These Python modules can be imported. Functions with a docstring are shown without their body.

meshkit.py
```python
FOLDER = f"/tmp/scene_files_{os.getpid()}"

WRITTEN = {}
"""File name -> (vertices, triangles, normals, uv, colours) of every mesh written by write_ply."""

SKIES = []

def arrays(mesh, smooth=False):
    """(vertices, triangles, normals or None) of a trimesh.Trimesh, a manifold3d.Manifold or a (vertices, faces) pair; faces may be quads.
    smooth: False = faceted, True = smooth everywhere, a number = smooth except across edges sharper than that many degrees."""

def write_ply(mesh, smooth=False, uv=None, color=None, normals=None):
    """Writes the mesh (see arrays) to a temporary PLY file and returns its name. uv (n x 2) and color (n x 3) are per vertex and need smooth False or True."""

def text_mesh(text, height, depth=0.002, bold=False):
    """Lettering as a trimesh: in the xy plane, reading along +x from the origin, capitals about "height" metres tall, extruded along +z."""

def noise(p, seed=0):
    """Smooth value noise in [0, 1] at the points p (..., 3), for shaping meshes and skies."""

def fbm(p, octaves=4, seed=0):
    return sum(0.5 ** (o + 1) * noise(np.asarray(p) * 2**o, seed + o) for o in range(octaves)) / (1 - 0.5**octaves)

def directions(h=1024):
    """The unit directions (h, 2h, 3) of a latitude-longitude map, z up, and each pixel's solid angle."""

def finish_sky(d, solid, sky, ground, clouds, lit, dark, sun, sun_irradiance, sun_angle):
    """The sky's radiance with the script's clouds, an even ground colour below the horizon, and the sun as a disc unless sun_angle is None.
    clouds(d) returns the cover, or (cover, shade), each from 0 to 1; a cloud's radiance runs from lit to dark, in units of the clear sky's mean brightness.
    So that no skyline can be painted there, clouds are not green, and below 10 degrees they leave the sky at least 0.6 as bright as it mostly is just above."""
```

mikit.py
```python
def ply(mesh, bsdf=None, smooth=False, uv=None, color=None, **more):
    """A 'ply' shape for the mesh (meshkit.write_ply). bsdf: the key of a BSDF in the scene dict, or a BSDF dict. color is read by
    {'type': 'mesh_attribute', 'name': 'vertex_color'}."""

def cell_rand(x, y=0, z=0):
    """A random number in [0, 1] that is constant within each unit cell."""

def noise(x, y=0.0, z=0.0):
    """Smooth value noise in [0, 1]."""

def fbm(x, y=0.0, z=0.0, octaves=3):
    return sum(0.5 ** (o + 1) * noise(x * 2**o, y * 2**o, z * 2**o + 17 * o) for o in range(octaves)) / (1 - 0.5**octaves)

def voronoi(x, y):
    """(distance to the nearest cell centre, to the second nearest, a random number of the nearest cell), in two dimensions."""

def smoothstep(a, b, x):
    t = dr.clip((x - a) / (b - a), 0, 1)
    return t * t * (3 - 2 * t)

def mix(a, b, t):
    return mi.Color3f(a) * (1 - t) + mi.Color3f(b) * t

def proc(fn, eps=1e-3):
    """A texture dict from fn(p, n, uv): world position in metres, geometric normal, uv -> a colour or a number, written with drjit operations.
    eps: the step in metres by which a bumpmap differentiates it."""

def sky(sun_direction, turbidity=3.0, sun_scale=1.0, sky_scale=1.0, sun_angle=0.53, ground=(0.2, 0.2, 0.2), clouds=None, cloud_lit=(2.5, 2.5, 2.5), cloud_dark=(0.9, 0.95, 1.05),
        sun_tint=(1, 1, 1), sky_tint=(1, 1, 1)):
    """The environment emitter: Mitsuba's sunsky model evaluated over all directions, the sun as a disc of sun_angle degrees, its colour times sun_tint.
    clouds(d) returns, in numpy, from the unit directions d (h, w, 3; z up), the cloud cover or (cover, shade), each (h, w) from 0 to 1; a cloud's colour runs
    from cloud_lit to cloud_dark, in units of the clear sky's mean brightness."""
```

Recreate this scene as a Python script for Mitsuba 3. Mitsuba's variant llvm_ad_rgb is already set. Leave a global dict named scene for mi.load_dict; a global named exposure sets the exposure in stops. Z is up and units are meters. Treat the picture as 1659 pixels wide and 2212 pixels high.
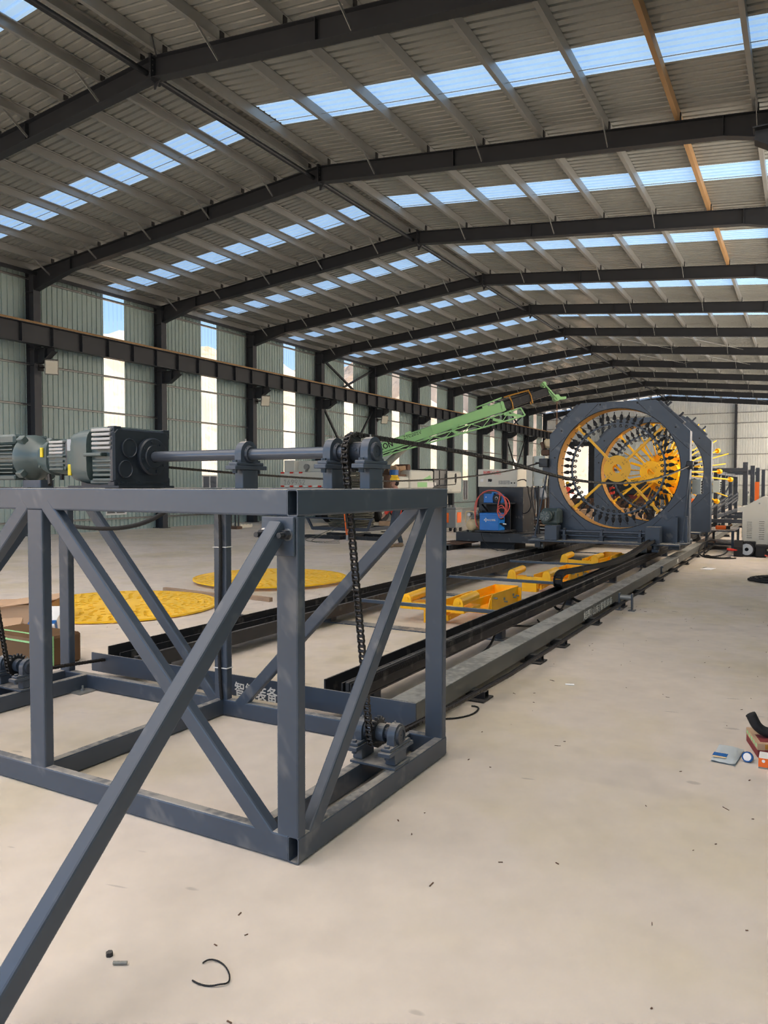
import math, numpy as np, trimesh, manifold3d as m3, drjit as dr, mitsuba as mi, mikit, meshkit
from mikit import fbm, noise, smoothstep, mix, proc
from shapely.geometry import Polygon, Point, box as sbox
T = mi.ScalarTransform4f
PI = math.pi
rng = np.random.default_rng(11)
scene, labels = {}, {}

# ---------------------------------------------------------------- camera, sky and sun, exposure
def camera():
    y, p, r = math.radians(29.13), math.radians(2.02), math.radians(0.1)
    f = np.array([-math.sin(y) * math.cos(p), math.cos(y) * math.cos(p), -math.sin(p)])
    rt = np.array([math.cos(y), math.sin(y), 0]); up = np.cross(rt, f)
    up = -math.sin(r) * rt + math.cos(r) * up
    o = np.array([0, 0, 1.6])
    return {'type': 'perspective', 'fov': math.degrees(2 * math.atan(829.5 / 1630)), 'fov_axis': 'x', 'near_clip': 0.05, 'far_clip': 500,
            'to_world': T().look_at(origin=o.tolist(), target=(o + f).tolist(), up=up.tolist())}
scene['camera'] = camera()
scene['sky'] = mikit.sky((0.66, 0.12, 0.74), turbidity=3.0, sun_scale=1.0, sky_scale=1.0, ground=(0.35, 0.31, 0.26))
exposure = 3.5

# ---------------------------------------------------------------- materials
def col(c): return {'type': 'rgb', 'value': list(c)}
def mat(name, base, rough=0.5, metal=0.0, spec=0.5, **k):
    b = base if isinstance(base, dict) else col(base)
    scene[name] = {'type': 'twosided', 'b': {'type': 'principled', 'base_color': b, 'roughness': rough, 'metallic': metal, 'specular': spec, **k}}
def c3(r, g, b): return mi.Color3f(r, g, b)
def floor_fn(p, n, uv):
    a = fbm(p.x * 0.55, p.y * 0.55, 1.0, 4); b = fbm(p.x * 2.3 + 7, p.y * 2.3, 3.0, 4); s = fbm(p.x * 9, p.y * 9, 5.0, 3)
    c = mix((0.61, 0.54, 0.465), (0.53, 0.465, 0.36), smoothstep(0.42, 0.66, a * 0.6 + b * 0.4))
    c = c * (0.90 + 0.2 * b) * (0.94 + 0.12 * s)
    st = smoothstep(0.6, 0.9, noise(p.x * 5.1 + 3, p.y * 5.1, 2.0)) * smoothstep(0.5, 0.7, noise(p.x * 1.1, p.y * 1.1, 9.0))
    c = mix(c, c * 0.86, st * 0.5)
    lines = smoothstep(0.965, 0.985, noise(p.x * 3 + p.y * 1.5, p.y * 14 - p.x * 3, 4.0))
    return mix(c, c * 0.62, lines * 0.6)
mat('concrete', proc(floor_fn), 0.62, spec=0.3)
def paint_fn(base, dust=(0.42, 0.385, 0.33), amt=0.75):
    def f(p, n, uv):
        a = fbm(p.x * 3.1, p.y * 3.1, p.z * 3.1, 3); b = fbm(p.x * 31, p.y * 31, p.z * 31, 2)
        c = mi.Color3f(*base) * (0.86 + 0.28 * a)
        sc = smoothstep(0.62, 0.9, fbm(p.x * 9 + p.z * 4, p.y * 9, p.z * 5, 4)) * 0.22
        c = mix(c, dust, sc)
        top = smoothstep(0.75, 0.95, n.z) * (0.35 + 0.65 * smoothstep(0.35, 0.6, a * 0.6 + b * 0.4)) * amt
        return mix(c, dust, top)
    return f
mat('navy', proc(paint_fn((0.050, 0.067, 0.094))), 0.38)
mat('navy_dark', proc(paint_fn((0.034, 0.044, 0.062), amt=0.4)), 0.42)
mat('girder_paint', proc(paint_fn((0.115, 0.118, 0.112), (0.36, 0.355, 0.32))), 0.5)
mat('navy_dusty', proc(paint_fn((0.050, 0.067, 0.094), (0.50, 0.46, 0.39), amt=1.0)), 0.5)
mat('brown_box', (0.11, 0.055, 0.018), 0.6)
mat('black_steel', proc(paint_fn((0.014, 0.0155, 0.019), amt=0.2)), 0.42)
mat('steel_dark', (0.017, 0.020, 0.025), 0.5)
mat('steel_col', (0.036, 0.040, 0.048), 0.5)
mat('black', (0.008, 0.008, 0.009), 0.6)
mat('rubber', (0.014, 0.014, 0.015), 0.75)
mat('chain_steel', (0.022, 0.018, 0.015), 0.42, metal=0.15)
mat('bright_steel', (0.45, 0.45, 0.45), 0.3, metal=0.9)
mat('shaft_steel', (0.085, 0.10, 0.125), 0.3, metal=0.35)
mat('galv', (0.28, 0.285, 0.275), 0.42, metal=0.4)
mat('galv_dark', (0.23, 0.23, 0.21), 0.45, metal=0.3)
mat('rust', (0.34, 0.20, 0.09), 0.7)
mat('rust_dark', (0.12, 0.065, 0.04), 0.75)
mat('roof_sheet', (0.245, 0.255, 0.24), 0.36, spec=0.6)
mat('wall_sheet', (0.33, 0.42, 0.405), 0.42)
mat('end_sheet', (0.72, 0.74, 0.71), 0.5)
mat('yellow', proc(paint_fn((1.0, 0.52, 0.004), (0.62, 0.45, 0.15), 0.22)), 0.42)
mat('yellow_plate', proc(paint_fn((0.95, 0.55, 0.012), (0.72, 0.52, 0.18), 0.25)), 0.42)
mat('yellow_sticker', (0.80, 0.60, 0.02), 0.5)
mat('ochre', (0.42, 0.20, 0.03), 0.5)
mat('motor_green', (0.070, 0.098, 0.096), 0.36)
mat('motor_dark', (0.018, 0.025, 0.036), 0.36)
mat('alu', (0.36, 0.36, 0.355), 0.38, metal=0.4)
mat('white', (0.78, 0.77, 0.74), 0.5)
mat('beige', (0.66, 0.63, 0.53), 0.5)
mat('cabinet_grey', (0.56, 0.56, 0.51), 0.45)
mat('box_grey', (0.50, 0.53, 0.48), 0.45)
mat('blue', (0.012, 0.17, 0.56), 0.4)
mat('blue_dark', (0.01, 0.10, 0.33), 0.4)
mat('hose_red', (0.70, 0.12, 0.09), 0.45)
mat('orange', (0.85, 0.16, 0.02), 0.45)
mat('red', (0.65, 0.03, 0.02), 0.55)
mat('red_cloth', (0.62, 0.055, 0.035), 0.85)
mat('jeans', (0.05, 0.065, 0.085), 0.9)
mat('skin', (0.40, 0.22, 0.15), 0.6)
mat('hair', (0.012, 0.010, 0.009), 0.7)
mat('boot', (0.30, 0.22, 0.14), 0.8)
mat('helmet_yellow', (0.85, 0.50, 0.02), 0.35)
mat('cream', (0.75, 0.58, 0.33), 0.4)
mat('crane_green', (0.30, 0.60, 0.26), 0.42)
mat('crane_white', (0.60, 0.60, 0.54), 0.5)
mat('crane_grey', (0.33, 0.33, 0.29), 0.5)
mat('glass_dark', (0.03, 0.035, 0.04), 0.12)
mat('cardboard', (0.44, 0.29, 0.18), 0.85)
mat('maroon', (0.20, 0.035, 0.035), 0.8)
mat('timber', proc(lambda p, n, uv: mix((0.42, 0.30, 0.20), (0.25, 0.15, 0.09), fbm(p.x * 4, p.y * 22, p.z * 22, 3))), 0.85)
mat('wire', (0.15, 0.145, 0.115), 0.45, metal=0.5)
mat('bag', (0.46, 0.50, 0.51), 0.55)
mat('paper', (0.85, 0.84, 0.82), 0.7)
def rock_fn(p, n, uv):
    a = fbm(p.x * 0.35, p.y * 0.35, p.z * 0.35, 4); b = fbm(p.x * 1.7, p.y * 1.7, p.z * 1.7, 3)
    c = mix((0.62, 0.52, 0.42), (0.54, 0.43, 0.33), smoothstep(0.35, 0.65, a))
    return mix(c, (0.17, 0.15, 0.11), smoothstep(0.60, 0.75, b) * 0.35)
mat('rock', proc(rock_fn), 0.95, spec=0.1)
mat('earth', proc(lambda p, n, uv: mi.Color3f(0.55, 0.47, 0.38) * (0.75 + 0.5 * fbm(p.x * 0.4, p.y * 0.4, 0.0, 4))), 0.95, spec=0.1)
scene['skylight_sheet'] = {'type': 'principledthin', 'base_color': col((0.42, 0.66, 0.95)), 'roughness': 0.4, 'diff_trans': 0.33, 'spec_trans': 0.0}
scene['milky_sheet'] = {'type': 'principledthin', 'base_color': col((0.96, 0.95, 0.93)), 'roughness': 0.5, 'diff_trans': 1.6, 'spec_trans': 0.0}
scene['daylight_sheet'] = {'type': 'thindielectric', 'int_ior': 1.3, 'specular_transmittance': col((0.55, 0.56, 0.58))}
scene['pane_glass'] = {'type': 'thindielectric', 'int_ior': 1.3, 'specular_transmittance': col((0.45, 0.45, 0.45))}

# ---------------------------------------------------------------- mesh helpers
def tm(v, f): return trimesh.Trimesh(np.asarray(v, float), np.asarray(f, int), process=False)
def J(*ms):
    ms = [m for x in ms for m in (x if isinstance(x, (list, tuple)) else [x])]
    return ms[0] if len(ms) == 1 else trimesh.util.concatenate(ms)
def mf(m):
    q = m.to_mesh(); return tm(q.vert_properties[:, :3], q.tri_verts)
def hull(pts): return mf(m3.Manifold.hull_points(np.asarray(pts, float)))
_BF = [[0, 1, 3], [0, 3, 2], [4, 6, 7], [4, 7, 5], [0, 4, 5], [0, 5, 1], [2, 3, 7], [2, 7, 6], [0, 2, 6], [0, 6, 4], [1, 5, 7], [1, 7, 3]]
_SG = np.array([[x, y, z] for x in (-1, 1) for y in (-1, 1) for z in (-1, 1)], float)
def obx(c, ax, h, ch=0.0):
    ax = np.asarray(ax, float); h = np.asarray(h, float)
    if ch:
        ch = min(ch, h.min() * 0.45); pts = []
        for s in _SG:
            for k in range(3):
                q = s * h; q = q - s * ch * (np.arange(3) != k); pts.append(q)
        m = hull(pts); m.vertices = np.asarray(c) + m.vertices @ ax; return m
    return tm(np.asarray(c) + (_SG * h) @ ax, _BF)
def bx(x0, x1, y0, y1, z0, z1, ch=0.0):
    return obx(((x0 + x1) / 2, (y0 + y1) / 2, (z0 + z1) / 2), np.eye(3), (abs(x1 - x0) / 2, abs(y1 - y0) / 2, abs(z1 - z0) / 2), ch)
def frame(d, up=(0, 0, 1)):
    d = np.asarray(d, float); d = d / np.linalg.norm(d); up = np.asarray(up, float)
    s = np.cross(up, d)
    if np.linalg.norm(s) < 1e-6: s = np.cross((0, 1, 0), d)
    s /= np.linalg.norm(s); return np.array([d, s, np.cross(d, s)])
def bar(p, q, w, h, up=(0, 0, 1), ch=0.0):
    p, q = np.asarray(p, float), np.asarray(q, float)
    return obx((p + q) / 2, frame(q - p, up), (np.linalg.norm(q - p) / 2, w / 2, h / 2), ch)
def rr(w, h, r, n=3):
    return [(sx * (w / 2 - r) + r * math.cos(a), sy * (h / 2 - r) + r * math.sin(a)) for sx, sy, a0 in ((1, 1, 0), (-1, 1, 90), (-1, -1, 180), (1, -1, 270))
            for a in np.radians(a0 + np.linspace(0, 90, n))]
def sweep(poly, p, ax, L, cap=True):   # polygon (2d) in the plane ax[1], ax[2], pushed along ax[0]
    m = trimesh.creation.extrude_polygon(poly if isinstance(poly, Polygon) else Polygon(poly), L, engine='earcut')
    v = m.vertices; ax = np.asarray(ax, float)
    return tm(np.asarray(p) + v[:, :1] * ax[1] + v[:, 1:2] * ax[2] + v[:, 2:3] * ax[0], m.faces)
def rtube(p, q, w, h, up=(0, 0, 1), t=0.005, r=0.009):   # hollow steel section
    p, q = np.asarray(p, float), np.asarray(q, float)
    return sweep(Polygon(rr(w, h, r), [rr(w - 2 * t, h - 2 * t, r * 0.6, 2)]), p, frame(q - p, up), np.linalg.norm(q - p))
def xz(poly, y0, y1):   # polygon in x, z pushed along y
    m = trimesh.creation.extrude_polygon(poly if isinstance(poly, Polygon) else Polygon(poly), y1 - y0, engine='earcut')
    v = m.vertices; return tm(np.c_[v[:, 0], y1 - v[:, 2], v[:, 1]], m.faces)
def yz(poly, x0, x1):
    m = trimesh.creation.extrude_polygon(poly if isinstance(poly, Polygon) else Polygon(poly), x1 - x0, engine='earcut')
    v = m.vertices; return tm(np.c_[x0 + v[:, 2], v[:, 0], v[:, 1]], m.faces)
def lathe(prof, p, ax, n=24):   # prof: (t along axis, radius)
    F = frame(ax) if abs(np.dot(ax, (0, 0, 1))) < 0.99 else frame(ax, (1, 0, 0)); a = np.arange(n) * 2 * PI / n; p = np.asarray(p, float)
    v = np.concatenate([p + t * F[0] + max(r, 1e-5) * (np.cos(a)[:, None] * F[1] + np.sin(a)[:, None] * F[2]) for t, r in prof])
    f = []
    for i in range(len(prof) - 1):
        for j in range(n):
            k = (j + 1) % n; f += [[i * n + j, i * n + k, (i + 1) * n + k], [i * n + j, (i + 1) * n + k, (i + 1) * n + j]]
    return tm(v, f)
def cyl(p, q, r, n=16, r2=None):
    p, q = np.asarray(p, float), np.asarray(q, float); L = np.linalg.norm(q - p)
    return lathe([(0, 0), (0, r), (L, r if r2 is None else r2), (L, 0)], p, (q - p) / L, n)
def pipe(pts, r, n=8, closed=False):
    p = np.asarray(pts, float)
    t = (np.roll(p, -1, 0) - np.roll(p, 1, 0)) if closed else np.gradient(p, axis=0)
    t /= np.linalg.norm(t, axis=1, keepdims=True) + 1e-12
    nrm = np.cross(t[0], (0, 0, 1.0)); nrm = nrm if np.linalg.norm(nrm) > 1e-3 else np.array([1.0, 0, 0])
    N = []
    for k in t:
        nrm = nrm - np.dot(nrm, k) * k; nrm /= np.linalg.norm(nrm); N.append(nrm)
    N = np.array(N); B = np.cross(t, N); a = np.arange(n) * 2 * PI / n
    v = (p[:, None] + r * (np.cos(a)[None, :, None] * N[:, None] + np.sin(a)[None, :, None] * B[:, None])).reshape(-1, 3)
    f, m = [], len(p)
    for i in range(m if closed else m - 1):
        for j in range(n):
            k = (j + 1) % n; u = (i + 1) % m
            f += [[i * n + j, i * n + k, u * n + k], [i * n + j, u * n + k, u * n + j]]
    if not closed:
        for j in range(1, n - 1): f += [[0, j + 1, j], [(m - 1) * n, (m - 1) * n + j, (m - 1) * n + j + 1]]
    return tm(v, f)
def spline(pts, n=40):
    from scipy.interpolate import CubicSpline
    p = np.asarray(pts, float); s = np.r_[0, np.cumsum(np.linalg.norm(np.diff(p, axis=0), axis=1))]
    return CubicSpline(s, p)(np.linspace(0, s[-1], n))
def ball(c, r, n=2):
    m = trimesh.creation.icosphere(n, 1.0); return tm(np.asarray(c) + m.vertices * np.asarray(r), m.faces)
def xf(m, M):
    return tm(trimesh.transform_points(m.vertices, M), m.faces)
def rotz(a, at=(0, 0, 0)): return trimesh.transformations.rotation_matrix(a, (0, 0, 1), at)
def bolt(p, ax, r=0.012, h=0.012):
    p = np.asarray(p, float); ax = np.asarray(ax, float); return cyl(p, p + ax * h, r, 6)

# ---------------------------------------------------------------- entries
_n = {}
def fresh(key):
    k = _n.get(key, -1) + 1; _n[key] = k
    return key if k == 0 else '%s_%03d' % (key, k)
def thing(name, label, cat, group=None, kind=None):
    k = fresh(name); d = {}
    if kind: d['kind'] = kind
    if label: d.update(label=label, category=cat)
    if group: d['group'] = group
    labels[k] = d; return k
def put(parent, name, mesh, m, smooth=False, label=None, kind=None):
    k = fresh(parent + '__' + name if parent else name)
    scene[k] = mikit.ply(mesh, m, smooth=smooth)
    if label or kind: labels[k] = {a: b for a, b in (('label', label), ('kind', kind)) if b}
    return k
def solo(name, mesh, m, label, cat, group=None, smooth=False, kind=None):
    k = thing(name, label, cat, group, kind); scene[k] = mikit.ply(mesh, m, smooth=smooth); return k
def again(parent, name, src, M):   # one more piece like src, moved by M
    k = fresh(parent + '__' + name); scene[k] = {**scene[src], 'to_world': T(np.asarray(M, float))}; return k
def move(x, y, z):
    m = np.eye(4); m[:3, 3] = x, y, z; return m
# ================================================================ THE SETTING
L, Y0 = 5.265, 10.0
YB = [Y0 + L * i for i in range(-3, 12)]          # portal frames, -5.8 .. 67.9
XR, XC, XW, XE = -10.27, -20.75, -21.2, 0.66      # ridge, left column face, left wall, right wall
def rtop(x): return 9.20 - 0.098 * abs(x - XR)    # top of the rafters
labels['ceiling'] = {'kind': 'structure'}; labels['wall_left'] = {'kind': 'structure'}; labels['wall_right'] = {'kind': 'structure'}; labels['wall_end'] = {'kind': 'structure'}
def struct(name, mesh, m): labels[name] = {'kind': 'structure'}; scene[name] = mikit.ply(mesh, m)
struct('floor', bx(XW, XE, YB[0], 68.4, -0.3, 0.0), 'concrete')
def grid(xs, ys, h):
    X, Y = np.meshgrid(xs, ys, indexing='ij'); v = np.stack([X, Y, h(X, Y)], -1).reshape(-1, 3); a, b = len(xs), len(ys)
    i, j = np.meshgrid(np.arange(a - 1), np.arange(b - 1), indexing='ij'); q = (i * b + j).ravel()
    return tm(v, np.r_[np.c_[q, q + b, q + b + 1], np.c_[q, q + b + 1, q + 1]])
struct('ground', grid(np.linspace(-90, 60, 40), np.linspace(-60, 150, 40), lambda x, y: -0.12 + 0 * x), 'earth')
def hill_h(X, Y):
    P = np.stack([X * 0.16, Y * 0.16, 0 * X], -1)
    t = np.clip((-X - 25.5) / 9.0, 0, 1.25); return -0.2 + t ** 0.8 * (7.0 + 3.2 * meshkit.fbm(P, 4, 3)) * (1 + 0.12 * meshkit.noise(P * 4))
struct('hill_left', grid(np.linspace(-70, -25, 90), np.linspace(-20, 86, 180), hill_h), 'rock')
def hill_e(X, Y):
    P = np.stack([X * 0.14, Y * 0.14, 0 * X], -1)
    t = np.clip((Y - 86) / 9.0, 0, 1.6); return -0.2 + t ** 0.8 * (12 + 5 * meshkit.fbm(P, 4, 8))
struct('hill_end', grid(np.linspace(-75, 50, 200), np.linspace(84, 125, 70), hill_e), 'rock')

# --- profiled sheets: a ribbed surface from a to b along u, ribs every `pitch`
def ribbed(u0, u1, pitch, h, place, topw=0.028, foot=0.05):
    us, hs = [u0], [0.0]; n = max(1, int(round((u1 - u0) / pitch))); d = (u1 - u0) / n
    for k in range(n):
        c = u0 + (k + 0.5) * d
        us += [c - foot, c - topw, c + topw, c + foot]; hs += [0, h, h, 0]
    us.append(u1); hs.append(0.0)
    A, B = place(np.array(us), np.array(hs)); m = len(us); q = np.arange(m - 1)
    return tm(np.r_[A, B], np.r_[np.c_[q, q + 1, q + m + 1], np.c_[q, q + m + 1, q + m]])
def roof_sheet(y0, y1, xa, xb, m, name):
    f = lambda us, hs: (np.c_[0 * us + xa, us, rtop(xa) + 0.215 + hs], np.c_[0 * us + xb, us, rtop(xb) + 0.215 + hs])
    put('ceiling', name, ribbed(y0, y1, 0.19, 0.035, f, 0.016, 0.032), m)
off = {3: 2.50, 4: 2.80, 5: 2.35}
def strip_y(i):
    o = off.get(i, 2.55); return YB[i] + o, YB[i] + o + 0.93
PX_R = [-10.03 + 1.31 * k for k in range(9)]
PX_L = [-10.58, -11.62, -12.65, -13.68, -14.73, -15.8, -16.88, -17.96, -18.97, -20.0, -20.9]
RS = 0      # the hall is roofed from this frame on
for i in range(RS, len(YB) - 1):
    a, b = YB[i], YB[i + 1]; s0, s1 = strip_y(i)
    if i < 2:      # the mouth of the hall is roofed with milky translucent sheets
        for x in (XE + 0.25, XW - 0.25): roof_sheet(a, b, XR, x, 'milky_sheet', 'milky_sheet')
        continue
    for xa, xb, xs in ((XR + 0.02, XE + 0.25, -10.0), (XR - 0.02, XW - 0.25, -10.95)):
        roof_sheet(a, s0, xa, xb, 'roof_sheet', 'roof_sheet'); roof_sheet(s1, b, xa, xb, 'roof_sheet', 'roof_sheet')
        roof_sheet(s0, s1, xa, xs, 'galv_dark', 'ridge_flashing'); roof_sheet(s0, s1, xs, xb, 'skylight_sheet', 'skylight_sheet')
put('ceiling', 'ridge_cap', J([obx((XR + s * 0.12, (YB[RS] + YB[-1]) / 2, 9.452), [(1, 0, -s * 0.098), (0, 1, 0), (s * 0.098, 0, 1)], (0.13, (YB[-1] - YB[RS]) / 2, 0.004)) for s in (-1, 1)]), 'galv')
# purlins: a C section per bay, made once for each line and copied down the hall
for side, xs in ((1, PX_R), (-1, PX_L)):
    for j, x in enumerate(xs):
        z = rtop(x); y0, y1 = 0.0, L
        web = bx(x - 0.004, x + 0.004, y0, y1, z + 0.005, z + 0.205); w = -0.07 * side
        pm = J(web, bx(min(x, x + w), max(x, x + w), y0, y1, z + 0.2, z + 0.206), bx(min(x, x + w), max(x, x + w), y0, y1, z + 0.004, z + 0.011),
               bx(x + w - 0.003, x + w + 0.003, y0, y1, z + 0.004, z + 0.026), bx(x + w - 0.003, x + w + 0.003, y0, y1, z + 0.186, z + 0.206))
        base = mikit.ply(pm, 'galv')
        for i in range(RS, len(YB) - 1):
            k = fresh('ceiling__purlin'); r = side > 0 and j == 6 and i in (3, 4, 5)
            scene[k] = {**base, 'to_world': T().translate([0, YB[i], 0])}
            if r: scene[k]['bsdf'] = {'type': 'ref', 'id': 'rust'}
# rafters with flanges, ridge plates, fly braces
def rafter(side):
    xe = XR + side * 10.5; xk = XR + side * 8.85
    top = [(XR, rtop(XR)), (xe, rtop(xe))]; zb = lambda x: rtop(x) - 0.36
    bot = [(XR, zb(XR)), (xk, zb(xk)), (xe, rtop(xe) - 0.60)]
    web = xz(Polygon(top + bot[::-1]).buffer(0), -0.006, 0.006)
    fl = [xz(Polygon([top[0], top[1], (top[1][0], top[1][1] - 0.012), (top[0][0], top[0][1] - 0.012)]), -0.1, 0.1)]
    for p, q in zip(bot[:-1], bot[1:]): fl.append(xz(Polygon([p, q, (q[0], q[1] - 0.014), (p[0], p[1] - 0.014)]), -0.1, 0.1))
    st = [bx(x - 0.006, x + 0.006, -0.09, 0.09, zb(x), rtop(x)) for x in (XR + side * 3.5, xk)]
    return J(web, fl), J(st)
RL, RR = rafter(-1), rafter(1); ref = {}
def shared(name, mesh, m, ys, parent='ceiling'):
    for y in ys:
        k = fresh(parent + '__' + name)
        if name + str(id(mesh)) not in ref: ref[name + str(id(mesh))] = mikit.ply(mesh, m)
        scene[k] = {**ref[name + str(id(mesh))], 'to_world': T().translate([0, y, 0])}
shared('rafter', RL[0], 'steel_dark', YB[RS:]); shared('rafter', RR[0], 'steel_dark', YB[RS:])
shared('web_stiffener', RL[1], 'steel_dark', YB[RS:]); shared('web_stiffener', RR[1], 'steel_dark', YB[RS:])
plate = J(bx(XR - 0.022, XR - 0.002, -0.12, 0.12, 8.76, 9.24), bx(XR + 0.002, XR + 0.022, -0.12, 0.12, 8.76, 9.24), [bolt((XR + 0.022, y, z), (1, 0, 0), 0.018, 0.02) for y in (-0.07, 0.07) for z in (8.95, 9.05, 9.14)],
          xz([(XR - 0.02, 8.76), (XR + 0.13, 8.80), (XR + 0.02, 8.66), (XR - 0.02, 8.66)], -0.006, 0.006))
shared('ridge_plate', plate, 'steel_dark', YB[RS:])
for x in PX_R[1::2] + PX_L[1::2]:
    z = rtop(x); f = bar((x, -0.62, z + 0.01), (x, -0.09, z - 0.33), 0.05, 0.012, (1, 0, 0))
    shared('fly_brace', f, 'galv', YB[2:])
cl = J([bx(x - 0.02, x + 0.02, -0.05, 0.05, rtop(x), rtop(x) + 0.17) for x in PX_R + PX_L[:-1]])
shared('purlin_cleats', cl, 'black', YB[RS:])
for i in range(RS, len(YB) - 1):
    put('ceiling', 'ridge_pipe', cyl((-10.46, YB[i] + 0.02, 8.99), (-10.46, YB[i + 1] - 0.02, 8.99), 0.052, 14), 'steel_dark', 40)
    if i > 2:
        s0, s1 = strip_y(i); y = (s0 + s1) / 2 + 0.05
        put('ceiling', 'sag_rod', J(pipe([(PX_R[0], y, rtop(PX_R[0]) + 0.1), (PX_R[-1], y, rtop(PX_R[-1]) + 0.1)], 0.007, 5), pipe([(PX_L[0], y, rtop(PX_L[0]) + 0.1), (PX_L[-1], y, rtop(PX_L[-1]) + 0.1)], 0.007, 5)), 'galv')
for i in (8, 9, 13):
    for xa, xb in ((-9.6, -6.2), (-6.2, -2.8), (-10.9, -14.2), (-14.2, -17.6)):
        for p, q in (((xa, YB[i]), (xb, YB[i + 1])), ((xb, YB[i]), (xa, YB[i + 1]))):
            put('ceiling', 'bracing_rod', pipe([(p[0], p[1], rtop(p[0]) - 0.1), (q[0], q[1], rtop(q[0]) - 0.1)], 0.011, 5), 'galv')
put('ceiling', 'hanging_rod', pipe([(-10.0, 9.78, 9.05), (-10.02, 9.62, 9.6), (-10.3, 8.4, 9.3)], 0.012, 6), 'steel_dark')

# --- left and right walls
def wall_sheet(parent, xw, inw, y0, y1, z0, z1, m, name, pitch=0.19):
    f = lambda us, hs: (np.c_[xw - inw * hs, us, 0 * us + z0], np.c_[xw - inw * hs, us, 0 * us + z1])
    put(parent, name, ribbed(y0, y1, pitch, 0.028, f, 0.012, 0.024), m)
def column(side, hi):
    xc = XC if side < 0 else XR + (XR - XC); w = 0.37 * side; x1 = xc + w
    return J(bx(xc - 0.007, xc + 0.007, -0.125, 0.125, 0, hi), bx(x1 - 0.007, x1 + 0.007, -0.125, 0.125, 0, hi), bx(min(xc, x1), max(xc, x1), -0.005, 0.005, 0, hi),
             [bx(min(xc, x1), max(xc, x1), -0.115, 0.115, z - 0.006, z + 0.006) for z in (hi - 0.62, 5.8, 5.3)], bx(min(xc, x1) - 0.06, max(xc, x1) + 0.06, -0.2, 0.2, 0, 0.02))
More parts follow.
